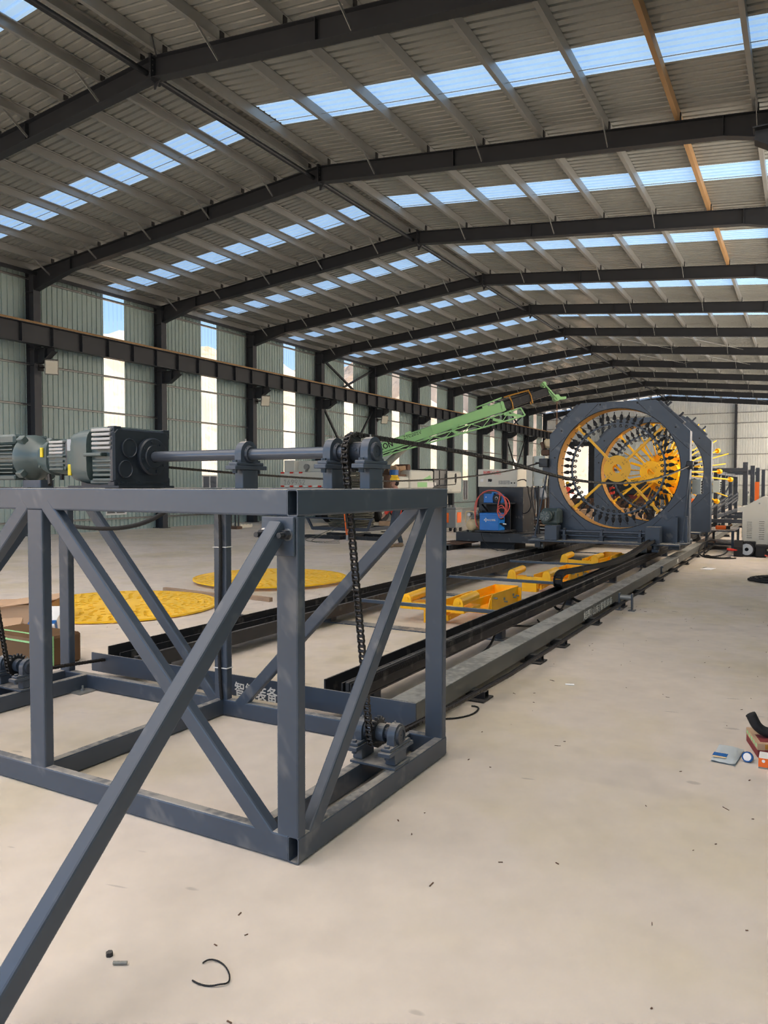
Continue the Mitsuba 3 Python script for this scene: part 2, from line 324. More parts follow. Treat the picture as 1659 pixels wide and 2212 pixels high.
def bracket(side):
    xc = XC if side < 0 else XR + (XR - XC); s = -side
    P = lambda a: [(xc + s * u, z) for u, z in a]
    return J(xz(Polygon(P([(0, 5.78), (0.80, 5.78), (0.80, 5.64), (0.30, 5.34), (0, 5.34)])).buffer(0), -0.005, 0.005), bx(xc, xc + s * 0.82, -0.1, 0.1, 5.77, 5.785),
             bar((xc + s * 0.80, 0, 5.64), (xc + s * 0.30, 0, 5.34), 0.2, 0.012), bx(xc, xc + s * 0.3, -0.1, 0.1, 5.335, 5.35), bx(xc + s * 0.44, xc + s * 0.455, -0.1, 0.1, 5.42, 5.78))
for side, nm, xw in ((-1, 'wall_left', XW), (1, 'wall_right', XE)):
    hi = rtop(XC) - 0.02; cm, bm = mikit.ply(column(side, hi), 'steel_col'), mikit.ply(bracket(side), 'steel_dark')
    for y in YB:
        c = thing('steel_column', None, None, kind='structure')
        for q, n in ((cm, 'section'), (bm, 'bracket')): scene[fresh(c + '__' + n)] = {**q, 'to_world': T().translate([0, y, 0])}
    for i in range(len(YB) - 1):
        a, b = YB[i], YB[i + 1]; s0, s1 = strip_y(i); s0 += 0.1; s1 += 0.08; zt = rtop(xw) + 0.2
        if side > 0 and i >= 4:      # long translucent glazing in the right wall
            wall_sheet(nm, xw, -side, a, b, 0.0, 1.6, 'wall_sheet', 'sheet'); wall_sheet(nm, xw, -side, a, b, 1.6, zt, 'milky_sheet', 'daylight_sheet')
        elif side > 0: wall_sheet(nm, xw, -side, a, b, 0.0, zt, 'wall_sheet', 'sheet')
        if side < 0:
            wall_sheet(nm, xw, -side, a, s0, 0.0, zt, 'wall_sheet', 'sheet'); wall_sheet(nm, xw, -side, s1, b, 0.0, zt, 'wall_sheet', 'sheet')
            wall_sheet(nm, xw, -side, s0, s1, 2.0, zt, 'daylight_sheet', 'daylight_sheet')
        if side > 0: continue
        if i in (3,): wall_sheet(nm, xw, -side, s0, s1, 0, 2.0, 'wall_sheet', 'sheet')
        else:
            wall_sheet(nm, xw, -side, s0, s1, 0, 0.55, 'wall_sheet', 'sheet')
            wd = put(nm, 'window', J(bx(xw - 0.03, xw + 0.03, s0, s0 + 0.05, 0.55, 2.0), bx(xw - 0.03, xw + 0.03, s1 - 0.05, s1, 0.55, 2.0), bx(xw - 0.03, xw + 0.03, s0, s1, 1.95, 2.0), bx(xw - 0.03, xw + 0.03, s0, s1, 0.55, 0.6), bx(xw - 0.02, xw + 0.02, (s0 + s1) / 2 - 0.02, (s0 + s1) / 2 + 0.02, 0.6, 1.95)), 'white')
            put(wd, 'pane', bx(xw - 0.003, xw + 0.003, s0 + 0.05, s1 - 0.05, 0.6, 1.95), 'pane_glass')
    for z in (0.42, 2.05, 4.1, 5.35, 6.62, 7.98):
        x = xw + 0.04 * -side
        if z == 2.05: continue
        g = J(bx(x - 0.03, x + 0.05, 0, L, z - 0.03, z - 0.024), bx(x - 0.03, x + 0.05, 0, L, z + 0.024, z + 0.03), bx(x + 0.046, x + 0.05, 0, L, z - 0.03, z - 0.012), bx(x - 0.03, x - 0.026, 0, L, z - 0.03, z + 0.03))
        shared('girt', g, 'galv', YB[:-1], nm)
    put(nm, 'eave_strut', bx(XC - 0.04 if side < 0 else XE - 0.45, XC + 0.04 if side < 0 else XE - 0.37, YB[0], YB[-1], hi - 0.13, hi - 0.03), 'steel_dark')
for i in (7, 12):      # crossed bracing angles in two bays of the left wall
    for z0, z1 in ((0.15, 5.7), (5.8, 7.9)):
        for p, q in (((YB[i] + .1, z0), (YB[i + 1] - .1, z1)), ((YB[i] + .1, z1), (YB[i + 1] - .1, z0))):
            put('wall_left', 'cross_brace', bar((XC - 0.19, p[0], p[1]), (XC - 0.19, q[0], q[1]), 0.09, 0.09, (1, 0, 0)), 'steel_dark')
# --- end wall with its high doorway
YE = 68.25
def end_sheet(x0, x1, z0, z1f):
    f = lambda us, hs: (np.c_[us, YE + hs, 0 * us + z0], np.c_[us, YE + hs, [z1f(u) for u in us]])
    put('wall_end', 'sheet', ribbed(x0, x1, 0.19, 0.028, f, 0.014, 0.03), 'end_sheet')
zt = lambda x: rtop(x) + 0.2
DX0, DX1, DZ = -20.4, -16.95, 5.15
end_sheet(DX1, -10.4, 0, zt); end_sheet(-10.4, -5.0, 0, zt); end_sheet(-5.0, XE, 0, zt); end_sheet(DX0, DX1, DZ, zt); end_sheet(XW, DX0, 0, zt)
for x in (-15.7, -10.4, -5.0, -0.2):
    put('wall_end', 'post', J(bx(x - 0.1, x + 0.1, YE - 0.36, YE - 0.35, 0, rtop(x) - 0.4), bx(x - 0.004, x + 0.004, YE - 0.35, YE - 0.06, 0, rtop(x) - 0.4)), 'steel_col')
for z in (1.67, 2.92, 4.2, 5.5, 6.75, 7.6):
    for x0, x1 in ((DX1, -10.4), (-10.4, -5.0), (-5.0, XE)) + (((XW, DX1),) if z > 5.3 else ()):
        put('wall_end', 'girt', J(bx(x0, x1, YE - 0.07, YE - 0.005, z - 0.03, z - 0.022), bx(x0, x1, YE - 0.07, YE - 0.005, z + 0.022, z + 0.03), bx(x0, x1, YE - 0.07, YE - 0.066, z - 0.03, z + 0.03)), 'galv')
labels['door_1'] = {'kind': 'structure'}
scene['door_1'] = mikit.ply(J(bx(DX0 - 0.15, DX0, YE - 0.25, YE + 0.1, 0, DZ + 0.3), bx(DX1, DX1 + 0.5, YE - 0.25, YE + 0.1, 0, DZ + 0.3), bx(DX0, DX1, YE - 0.25, YE + 0.1, DZ, DZ + 0.42)), 'steel_dark')
# --- crane runway on the brackets of the left wall
cr = thing('crane_runway', 'dark steel crane runway beam with a rusty rail on the left wall brackets', 'runway beam')
xb = -20.17
put(cr, 'web', bx(xb - 0.006, xb + 0.006, YB[0], YB[-1], 5.80, 6.36), 'steel_dark')
put(cr, 'top_flange', bx(xb - 0.17, xb + 0.17, YB[0], YB[-1], 6.36, 6.376), 'steel_dark'); put(cr, 'bottom_flange', bx(xb - 0.12, xb + 0.12, YB[0], YB[-1], 5.787, 5.80), 'steel_dark')
put(cr, 'rail', J(bx(xb - 0.17, xb + 0.17, YB[0], YB[-1], 6.376, 6.392), bx(xb - 0.035, xb + 0.035, YB[0], YB[-1], 6.392, 6.47)), 'rust', label='rusty crane rail')
st = mikit.ply(bx(xb - 0.11, xb + 0.11, -0.005, 0.005, 5.80, 6.36), 'steel_dark')
for k in range(int((YB[-1] - YB[0]) / (L / 5))):
    if k % 5 == 0: pass
    kk = fresh(cr + '__stiffener'); scene[kk] = {**st, 'to_world': T().translate([0, YB[0] + 0.05 + k * L / 5, 0])}
for i, dz, lab in ((4, 0, 'nearest white floodlight, on the left wall column above the gear motor'), (6, 0, 'white floodlight second along the left wall columns'), (8, 0, 'small white floodlight third along the left wall columns'), (10, 0.2, 'farthest small floodlight on the left wall columns, above the crane boom')):
    fl = thing('floodlight', lab, 'floodlight'); y = YB[i] + 0.2; z = 5.22 + dz
    A = np.array([[0.8, -0.6, 0], [0.50, 0.66, 0.56], [-0.33, -0.45, 0.83]]); c = np.array([-20.3, y - 0.05, z])
    A = np.array([frame((0.75, -0.55, -0.35))[k] for k in range(3)])
    put(fl, 'housing', obx(c, A, (0.04, 0.20, 0.24), 0.02), 'galv_dark'); put(fl, 'lens', obx(c + A[0] * 0.041, A, (0.004, 0.17, 0.20)), 'beige', label='cream glass lens')
    put(fl, 'arm', J(pipe([(-20.73, y - 0.1, z), (-20.5, y - 0.1, z), c - A[0] * 0.04], 0.025, 6), bx(-20.76, -20.73, y - 0.2, y, z - 0.1, z + 0.1)), 'black')
# ================================================================ THE DRIVE FRAME in front
ZT0, ZT1, ZB0, ZB1 = 1.470, 1.583, 0.004, 0.116
fr = thing('drive_stand', 'large dark blue welded frame of square steel tube in the foreground, carrying the gear motor', 'steel frame')
W_, H_ = 0.056, 0.113
def hx(x0, x1, y, z0): return rtube((x0, y, z0 + H_ / 2), (x1, y, z0 + H_ / 2), W_, H_)
def hy(x, y0, y1, z0): return rtube((x, y0, z0 + H_ / 2), (x, y1, z0 + H_ / 2), W_, H_)
YF, YK = 2.578, 4.018      # centre lines of the front and the back plane
for z0, nm in ((ZB0, 'bottom_beam'), (ZT0, 'top_beam')):
    put(fr, nm, hx(-5.6, -1.886, YF, z0), 'navy'); put(fr, nm, hx(-5.2, -1.886, YK, z0), 'navy')
    for x in (-1.857, -2.067, -3.527, -4.911, -5.172): put(fr, nm, hy(x, 2.55 if x == -1.857 else 2.606, 4.046 if x == -1.857 else 3.99, z0), 'navy')
def post(x0, x1, y0, y1): return rtube(((x0 + x1) / 2, (y0 + y1) / 2, ZB1), ((x0 + x1) / 2, (y0 + y1) / 2, ZT0), y1 - y0, x1 - x0, (1, 0, 0))
for x0, x1, y0, y1 in ((-1.942, -1.83, 2.55, 2.607), (-3.573, -3.452, 2.55, 2.607), (-5.2, -5.088, 2.55, 2.607), (-1.944, -1.83, 3.988, 4.046), (-3.576, -3.463, 3.988, 4.046), (-5.2, -5.086, 3.988, 4.046)):
    put(fr, 'post', post(x0, x1, y0, y1), 'navy')
def diag(p, q): 
    p, q = np.array(p, float), np.array(q, float); d = q - p; n = (0, 1, 0) if abs(d[0]) > abs(d[1]) else (1, 0, 0)
    return rtube(p, q, 0.078, 0.057, n)
for y, a in ((YF, [(-3.40, -2.02), (-3.62, -5.02)]), (YK, [(-4.90, -3.60), (-2.02, -3.34)])):
    for xt, xq in a:
        s = np.sign(xq - xt); put(fr, 'diagonal', diag((xt - s * 0.03, y, ZT0 + 0.03), (xq + s * 0.03, y, ZB1 - 0.03)), 'navy')
put(fr, 'diagonal', diag((-1.858, 3.86, ZT0 + 0.03), (-1.858, 2.66, ZB1 - 0.03)), 'navy')
put(fr, 'diagonal', diag((-5.172, 3.86, ZT0 + 0.03), (-5.172, 2.66, ZB1 - 0.03)), 'navy')
put(fr, 'gusset_plate', bx(-2.005, -1.838, 2.532, 2.546, 1.305, 1.468, 0.003), 'navy')
for x in (-1.985, -1.868):
    b = put(fr, 'bolt', J(bolt((x, 2.532, 1.395), (0, -1, 0), 0.021, 0.016), cyl((x, 2.516, 1.395), (x, 2.47, 1.395), 0.0115, 12), bolt((x, 2.516, 1.395), (0, -1, 0), 0.02, 0.015)), 'black_steel', label='black hex bolt with nut')
    put(fr, 'washer', cyl((x, 2.533, 1.395), (x, 2.528, 1.395), 0.026, 18), 'bright_steel')
put(fr, 'foot_plate', J(bx(-4.95, -4.78, 3.84, 3.985, 0.0, 0.012), cyl((-4.85, 3.92, 0.012), (-4.85, 3.92, 0.05), 0.008, 8), bolt((-4.85, 3.92, 0.012), (0, 0, 1), 0.016, 0.012)), 'galv', label='pale anchor plate bolted to the floor')
for z in (1.17, 0.33):
    put(fr, 'cable_tie', J([bar(a, b, 0.006, 0.006) for a, b in (((-3.58, 3.984, z), (-3.46, 3.984, z + .004)), ((-3.46, 3.984, z + .004), (-3.46, 4.05, z + .004)))]), 'white', label='white cable tie around the back post')
br = thing('brace_strut', 'long dark blue square tube brace slanting from the frame corner down to the floor', 'brace')
put(br, 'tube', rtube((-1.918, 2.535, 1.425), (-1.955, 1.165, 0.03), 0.074, 0.066, (1, 0, 0)), 'navy')
put(br, 'foot', bx(-2.03, -1.88, 1.08, 1.26, 0.0, 0.014, 0.003), 'navy')
# control cable up the back post and the slack one behind the front beam
solo('control_cable', pipe(spline([(-3.50, 3.975, 0.0 + 0.12), (-3.515, 3.972, 0.6), (-3.50, 3.972, 1.1), (-3.51, 3.972, 1.46)], 30), 0.011, 8), 'rubber', 'black cable tied up the middle back post of the frame', 'cable', smooth=True)
solo('motor_cable', pipe(spline([(-4.42, 3.2, 1.62), (-4.38, 3.1, 1.46), (-4.05, 3.0, 1.38), (-3.55, 2.95, 1.352), (-3.2, 2.95, 1.38), (-2.98, 2.95, 1.46)], 40), 0.012, 8), 'rubber', 'black cable sagging below the top beam under the gear motor', 'cable', smooth=True)

# ---------------------------------------------------------------- shaft, bearings, sprockets
SY, SZ = 3.27, 1.768
def pillow(x, y, z, label, r=0.074, capped=False, ped=0.1, hw=0.022, plate=False):
    t = thing('pillow_block', label, 'bearing', 'pillow block bearings')
    zb = z - 0.062
    put(t, 'pedestal', bx(x - 0.029, x + 0.029, y - 0.065, y + 0.065, zb - 0.022 - ped, zb - 0.022, 0.003), 'navy')
    put(t, 'base', J(bx(x - 0.036, x + 0.036, y - 0.135, y + 0.135, zb - 0.022, zb, 0.003), bx(x - 0.030, x + 0.030, y - 0.115, y + 0.115, zb, zb + 0.018, 0.004)), 'navy')
    for yy in (y - 0.098, y + 0.098): put(t, 'bolt', J(bolt((x, yy, zb + 0.018), (0, 0, 1), 0.014, 0.012), bolt((x, yy, zb - 0.022), (0, 0, -1), 0.014, 0.02)), 'navy')
    a = np.linspace(0, PI, 17); pts = [(y + r * math.cos(k), z + r * math.sin(k)) for k in a] + [(y - r, z - 0.046), (y + r, z - 0.046)]
    put(t, 'housing', yz(Polygon(pts).difference(Point(y, z).buffer(0.05)), x - hw, x + hw), 'navy', 30)
    put(t, 'insert', J(lathe([(-hw - 0.014, 0.032), (-hw - 0.014, 0.042), (-hw, 0.05), (hw, 0.05), (hw + 0.014, 0.042), (hw + 0.014, 0.032)], (x, y, z), (1, 0, 0), 28), bolt((x + hw + 0.006, y - 0.03, z + 0.028), (0, -0.7, 0.7), 0.005, 0.006)), 'navy_dark', 30)
    if capped: put(t, 'end_cap', lathe([(hw, 0.049), (hw + 0.012, 0.046), (hw + 0.012, 0.03), (hw + 0.008, 0.03), (hw + 0.008, 0.006), (hw + 0.004, 0.004), (hw + 0.004, 0)], (x, y, z), (1, 0, 0), 28), 'navy_dark', 30)
    put(t, 'grease_nipple', cyl((x - 0.004, y, z + r - 0.002), (x - 0.004, y - 0.004, z + r + 0.012), 0.005, 8), 'bright_steel')
    return t
pillow(-2.69, SY, SZ, 'dark blue pillow block bearing midway along the top shaft, next to the gear motor', ped=0.102)
pillow(-2.115, SY, SZ, 'dark blue pillow block bearing just left of the top chain sprocket', ped=0.102)
pillow(-1.895, SY, SZ, 'closed dark blue pillow block bearing at the right end of the top shaft', capped=True, ped=0.102)
sh = thing('drive_shaft', 'long grey steel drive shaft running from the gear motor to the sprocket', 'shaft')
put(sh, 'rod', cyl((-3.40, SY, SZ), (-1.90, SY, SZ), 0.031, 28), 'shaft_steel', 40)
PITCH = 0.0275
def sprocket(x, y, z, n, w=0.016):
    R = PITCH / (2 * math.sin(PI / n)); pts = []
    for k in range(n):
        a = 2 * PI * k / n
        for da, rr_ in ((-0.5, R - 0.008), (-0.28, R - 0.006), (-0.12, R + 0.009), (0.12, R + 0.009), (0.28, R - 0.006)): pts.append((y + rr_ * math.cos(a + da * 2 * PI / n), z + rr_ * math.sin(a + da * 2 * PI / n)))
    return yz(Polygon(pts).difference(Point(y, z).buffer(0.03)), x - w / 2, x + w / 2), R
sp, RT = sprocket(-2.0, SY, SZ, 21)
put(sh, 'sprocket', sp, 'black_steel', label='black toothed chain wheel'); put(sh, 'sprocket_hub', J(cyl((-2.0, SY, SZ), (-1.935, SY, SZ), 0.052, 24), bolt((-1.955, SY - 0.05, SZ + 0.01), (0, -1, 0), 0.006, 0.006)), 'navy_dark', 40)

def bottom_set(xs, xi, xo, lab1, lab2, lab3):
    yb, zb = 3.50, 0.275; pl = thing('bearing_plate', lab3, 'plate')
    x0, x1 = sorted((xi, xo)); scene[pl] = mikit.ply(bx(x0 - 0.03, x1 + 0.045, 3.405, 3.575, ZB1 + 0.001, ZB1 + 0.013, 0.002), 'navy')
    for x, lab in ((xi, lab1), (xo, lab2)): pillow(x, yb, zb, lab, 0.062, True, ped=0.06)
    m, R = sprocket(xs, yb, zb, 17); t = thing('idler_sprocket', lab3.replace('mounting plate under', 'shaft with toothed idler wheel between'), 'sprocket')
    put(t, 'axle', cyl((x0 + 0.005, yb, zb), (x1 - 0.005, yb, zb), 0.03, 20), 'navy_dark', 40); put(t, 'wheel', m, 'black_steel'); put(t, 'hub', cyl((xs - 0.045, yb, zb), (xs + 0.052, yb, zb), 0.047, 24), 'navy', 40)
    return R
RB = bottom_set(-1.985, -2.075, -1.875, 'pillow block left of the idler sprocket low in the right corner of the frame', 'capped pillow block right of the idler sprocket low in the right corner of the frame', 'mounting plate under the bearings low in the right corner of the frame')
bottom_set(-5.04, -4.912, -5.168, 'capped pillow block with round end on the left bottom beam beside the cardboard', 'pillow block at the left edge, left of the far idler sprocket', 'mounting plate under the bearings on the left bottom beam')

# ---------------------------------------------------------------- roller chains
def link_pair():     # one outer and one inner plate pair with two rollers, along +x, width in y
    def platem(x0, y, t):
        a = np.linspace(-PI / 2, PI / 2, 4)
        e = [(x0 + PITCH + 0.0115 * math.cos(k), 0.0115 * math.sin(k)) for k in a] + [(x0 + PITCH / 2, 0.008)] + [(x0 - 0.0115 * math.cos(k), -0.0115 * math.sin(k)) for k in a] + [(x0 + PITCH / 2, -0.008)]
        return xz(e, y - t / 2, y + t / 2)
    return J(platem(0, 0.0165, 0.003), platem(0, -0.0165, 0.003), platem(PITCH, 0.0125, 0.003), platem(PITCH, -0.0125, 0.003),
             [cyl((x, -0.0195, 0), (x, 0.0195, 0), 0.0042, 7) for x in (0, PITCH)], [cyl((x, -0.011, 0), (x, 0.011, 0), 0.0082, 9) for x in (0, PITCH)])
LINK = link_pair(); LB = mikit.ply(LINK, 'chain_steel')
def chain(name, label, x, path, near):   # path: points (y, z); links nearer than `near` (in path length) are parts of their own
    t = thing(name, label, 'chain'); p = np.array([(x, y, z) for y, z in path]); s = np.r_[0, np.cumsum(np.linalg.norm(np.diff(p, axis=0), axis=1))]
    n = int(s[-1] / (2 * PITCH)); far = []
    for k in range(n):
        a, b = [np.array([np.interp(q, s, p[:, c]) for c in range(3)]) for q in (2 * PITCH * k, 2 * PITCH * (k + 1))]
        d = b - a; d /= np.linalg.norm(d); u = np.array([1.0, 0, 0]); w = np.cross(d, u); M = np.eye(4); M[:3, 0], M[:3, 1], M[:3, 2], M[:3, 3] = d, u, w, a
        if near[0] <= 2 * PITCH * k < near[1]: kk = fresh(t + '__link'); scene[kk] = {**LB, 'to_world': T(M)}
        else: far.append(xf(LINK, M))
    if far: put(t, 'link_run', J(far), 'chain_steel', kind='stuff', label='run of small chain links')
arc = lambda y, z, r, a0, a1, n=14: [(y + r * math.cos(a), z + r * math.sin(a)) for a in np.radians(np.linspace(a0, a1, n))]
def loop(top, ys, zs, yb, zb, floor):
    up = [tuple(q) for q in spline([(y, 0, z) for y, z in top], 60)[:, [0, 2]]]
    return up + arc(ys, zs, RT, 75, 180) + arc(yb, zb, RB, 180, 285) + floor
top_r = [(15.95, 2.0), (12.77, 1.75), (10.5, 1.645), (9.08, 1.63), (6.82, 1.69), (5.58, 1.775), (4.375, 1.83), (3.36, 1.856)]
pr = loop(top_r, SY, SZ, 3.5, 0.275, [(3.9, 0.185), (4.6, 0.15), (5.6, 0.118), (9, 0.115), (14, 0.115), (21, 0.115)])
ln = lambda p: float(np.sum(np.linalg.norm(np.diff(np.array(p), axis=0), axis=1)))
S1 = ln(pr[:60])
chain('roller_chain', 'black roller chain of the right side, over the top sprocket and down to the floor', -1.995, pr, (S1 - 3.2, S1 + 4.2))
top_l = [(15.9, 2.09), (13.8, 1.87), (11.67, 1.735), (8.97, 1.66), (7.5, 1.677), (4.93, 1.765), (3.36, 1.856)]
pl_ = loop(top_l, SY, SZ, 3.5, 0.275, [(3.9, 0.185), (4.6, 0.13), (9, 0.10), (21, 0.10)])
S2 = ln(pl_[:60])
chain('roller_chain', 'far black roller chain from behind the gear motor to the left of the ring', -5.04, pl_, (S2 - 2.8, S2 + 3.2))

# ---------------------------------------------------------------- gear motor
gm = thing('gear_motor', 'grey green gear motor with ribbed housing and yellow stickers on the frame top beam', 'gear motor')
GX, GY, GZ = -3.42, 3.235, 1.768
def octo(y, z, hy_, z0, z1, c): return [(y - hy_, z0 + c), (y - hy_ + c, z0), (y + hy_ - c, z0), (y + hy_, z0 + c), (y + hy_, z1 - c), (y + hy_ - c, z1), (y - hy_ + c, z1), (y - hy_, z1 - c)]
def loft(secs):
    v = np.array([[(x, y, z) for y, z in s] for x, s in secs]).reshape(-1, 3); n = len(secs[0][1]); f = []
    for i in range(len(secs) - 1):
        for j in range(n):
            k = (j + 1) % n; f += [[i * n + j, (i + 1) * n + k, (i + 1) * n + j], [i * n + j, i * n + k, (i + 1) * n + k]]
    for j in range(1, n - 1): f += [[0, j, j + 1], [(len(secs) - 1) * n, (len(secs) - 1) * n + j + 1, (len(secs) - 1) * n + j]]
    return tm(v, f)
def rsec(y, z, a, b, e, n=40):   # superellipse section
    t = np.arange(n) * 2 * PI / n; return [(y + a * np.sign(math.cos(k)) * abs(math.cos(k)) ** e, z + b * np.sign(math.sin(k)) * abs(math.sin(k)) ** e) for k in t]
yc = 3.21
put(gm, 'output_case', J(loft([(GX - 0.035, octo(yc, 0, 0.215, 1.60, 1.925, 0.022)), (GX - 0.012, octo(yc, 0, 0.215, 1.60, 1.925, 0.022)), (GX, octo(yc, 0, 0.205, 1.61, 1.915, 0.02))]),
    [bx(GX - 0.06, GX - 0.004, y0, y0 + 0.055, z0, z0 + 0.05, 0.004) for y0, z0 in ((3.0, 1.885), (3.375, 1.885), (3.0, 1.592), (3.375, 1.592))]), 'motor_dark')
hs_ = lambda x, a, b: (x, rsec(yc, 1.768, a, b, 0.42, 56))
put(gm, 'hood', loft([hs_(-3.892, 0.11, 0.06), hs_(-3.885, 0.15, 0.09), hs_(-3.85, 0.19, 0.125), hs_(-3.80, 0.212, 0.15), hs_(-3.73, 0.222, 0.164), hs_(-3.655, 0.224, 0.168), hs_(-3.64, 0.224, 0.168), hs_(-3.632, 0.19, 0.14), hs_(-3.44, 0.185, 0.135)]), 'motor_green', 35)
put(gm, 'hood_deck', J(bx(-3.64, GX - 0.02, yc - 0.20, yc + 0.20, 1.90, 1.934, 0.012), bx(-3.64, GX - 0.02, yc - 0.20, yc + 0.20, 1.604, 1.63, 0.01)), 'motor_green')
for k in range(5): put(gm, 'cooling_rib', bx(-3.60 + 0.006 * (k % 2), GX - 0.022, yc - 0.224 - 0.004 * (k % 2), yc - 0.18, 1.803 + k * 0.0255, 1.821 + k * 0.0255, 0.005), 'alu')
for k in range(5): put(gm, 'cooling_rib', bx(-3.60, GX - 0.022, yc - 0.216, yc - 0.18, 1.622 + k * 0.027, 1.638 + k * 0.027, 0.005), 'motor_green')
put(gm, 'side_fin', bx(-3.66, GX - 0.09, yc - 0.232, yc - 0.18, 1.765, 1.785, 0.005), 'motor_green')
put(gm, 'output_flange', J(lathe([(0, 0.112), (0.022, 0.112), (0.03, 0.104), (0.03, 0.07), (0.036, 0.066), (0.036, 0.034)], (GX, SY, SZ), (1, 0, 0), 40), [cyl((GX + 0.028, SY + 0.088 * math.cos(a), SZ + 0.088 * math.sin(a)), (GX + 0.036, SY + 0.088 * math.cos(a), SZ + 0.088 * math.sin(a)), 0.009, 6) for a in np.arange(8) * PI / 4 + 0.2]), 'motor_dark', 30)
for y, z, r in ((3.105, 1.812, 0.058), (3.075, 1.69, 0.054)): put(gm, 'cover_plate', lathe([(0, r), (0.008, r), (0.011, r - 0.004), (0.011, r - 0.008), (0.006, r - 0.011), (0.006, 0)], (GX, y, z), (1, 0, 0), 32), 'motor_dark', 30)
put(gm, 'mounting_foot', J(bx(GX - 0.40, GX + 0.03, 3.0, 3.43, ZT1, ZT1 + 0.012), bx(GX - 0.14, GX, 3.02, 3.40, ZT1 + 0.012, 1.62), bx(GX - 0.38, GX - 0.2, 3.08, 3.34, ZT1 + 0.012, 1.64)), 'motor_dark')
def first_stage(x1, x0, r):   # the small gear case between motor and main case
    put(gm, 'input_case', loft([(x1, rsec(yc, 1.775, r * 0.9, r * 0.9, 0.6)), (x1 - 0.10, rsec(yc, 1.775, r, r, 0.5)), (x1 - 0.105, rsec(yc, 1.775, r * 0.93, r * 0.93, 0.6)), (x1 - 0.18, rsec(yc, 1.775, r * 0.93, r * 0.93, 0.6)), (x1 - 0.185, rsec(yc, 1.775, r * 1.04, r * 1.04, 0.6)), (x1 - 0.235, rsec(yc, 1.775, r * 0.98, r * 0.98, 0.7)), (x0, rsec(yc, 1.775, r * 0.6, r * 0.6, 0.9))]), 'motor_green', 35)
    for k in range(4): put(gm, 'cooling_rib', bx(x1 - 0.16, x1 - 0.03, yc - r - 0.004, yc - r + 0.03, 1.79 + k * 0.022, 1.806 + k * 0.022, 0.003), 'alu')
    for k in range(3): put(gm, 'cooling_rib', bx(x1 - 0.16, x1 - 0.03, yc - r - 0.002, yc - r + 0.03, 1.69 + k * 0.024, 1.705 + k * 0.024, 0.003), 'motor_green')
    put(gm, 'side_fin', bx(x1 - 0.17, x1 - 0.02, yc - r - 0.012, yc - r + 0.03, 1.768, 1.78, 0.003), 'motor_green')
    put(gm, 'input_cover', J(bx(x1 - 0.03, x1 + 0.06, yc - r * 0.95, yc + r * 0.95, 1.68, 1.87, 0.015), lathe([(0, 0.03), (0.008, 0.03), (0.008, 0)], (x1 + 0.06, yc - 0.07, 1.82), (1, 0, 0), 20)), 'motor_dark')
first_stage(-3.955, -4.31, 0.112)
mo_x = -4.27
put(gm, 'motor_bell', lathe([(0, 0.05), (0.0, 0.075), (-0.03, 0.085), (-0.06, 0.10), (-0.09, 0.13), (-0.12, 0.142), (-0.135, 0.15), (-0.155, 0.15), (-0.155, 0.10)], (mo_x, yc, 1.775), (1, 0, 0), 40), 'motor_green', 35)
for a in (0.8, 2.3, 3.9, 5.4): put(gm, 'flange_lug', obx((mo_x - 0.12, yc + 0.15 * math.cos(a), 1.775 + 0.15 * math.sin(a)), [(1, 0, 0), (0, math.cos(a), math.sin(a)), (0, -math.sin(a), math.cos(a))], (0.028, 0.022, 0.022), 0.005), 'motor_green')
put(gm, 'motor_body', J(cyl((mo_x - 0.15, yc, 1.775), (mo_x - 0.75, yc, 1.775), 0.118, 32), bx(mo_x - 0.72, mo_x - 0.16, yc - 0.13, yc + 0.13, 1.86, 1.925, 0.03), bx(mo_x - 0.72, mo_x - 0.16, yc - 0.13, yc + 0.13, 1.632, 1.665, 0.012)), 'motor_green', 35)
for k in range(8): put(gm, 'motor_fin', bx(mo_x - 0.70, mo_x - 0.17, yc - 0.138, yc - 0.09, 1.676 + k * 0.0245, 1.683 + k * 0.0245), 'motor_green')
put(gm, 'fan_cowl', lathe([(0, 0.0), (0, 0.13), (-0.02, 0.155), (-0.2, 0.155), (-0.22, 0.13), (-0.22, 0)], (mo_x - 0.74, yc, 1.775), (1, 0, 0), 32), 'motor_dark', 35)
for x0, y0, z0, w, h in ((-3.80, 3.008, 1.655, 0.022, 0.066), (-4.175, 3.098, 1.772, 0.020, 0.06)):
    put(gm, 'yellow_sticker', obx((x0, y0 - 0.008, z0 + h / 2), frame((0.25, -1, 0)), (0.006, w / 2, h / 2), 0.002), 'yellow_sticker', label='yellow warning sticker')
put(gm, 'sight_plate', J([obx((-3.80, 3.0, z), frame((0.25, -1, 0)), (0.005, 0.014, 0.014)) for z in (1.815, 1.855, 1.84)]), 'alu', label='small metal plates')
put(gm, 'oil_plug', J(bolt((-3.85, 3.02, 1.70), (-0.25, -1, 0), 0.012, 0.012), bolt((-4.2, 3.10, 1.715), (-0.2, -1, 0), 0.009, 0.01)), 'motor_green')
put(gm, 'motor_stand', rtube((mo_x - 0.05, 3.17, ZT1), (mo_x - 0.05, 3.17, 1.63), 0.10, 0.18, (1, 0, 0)), 'navy')
put(gm, 'breather', J(cyl((-4.0, 3.1, 1.665), (-4.0, 3.1, 1.63), 0.012, 8), cyl((-4.12, 3.1, 1.66), (-4.06, 3.06, 1.60), 0.012, 8)), 'black')
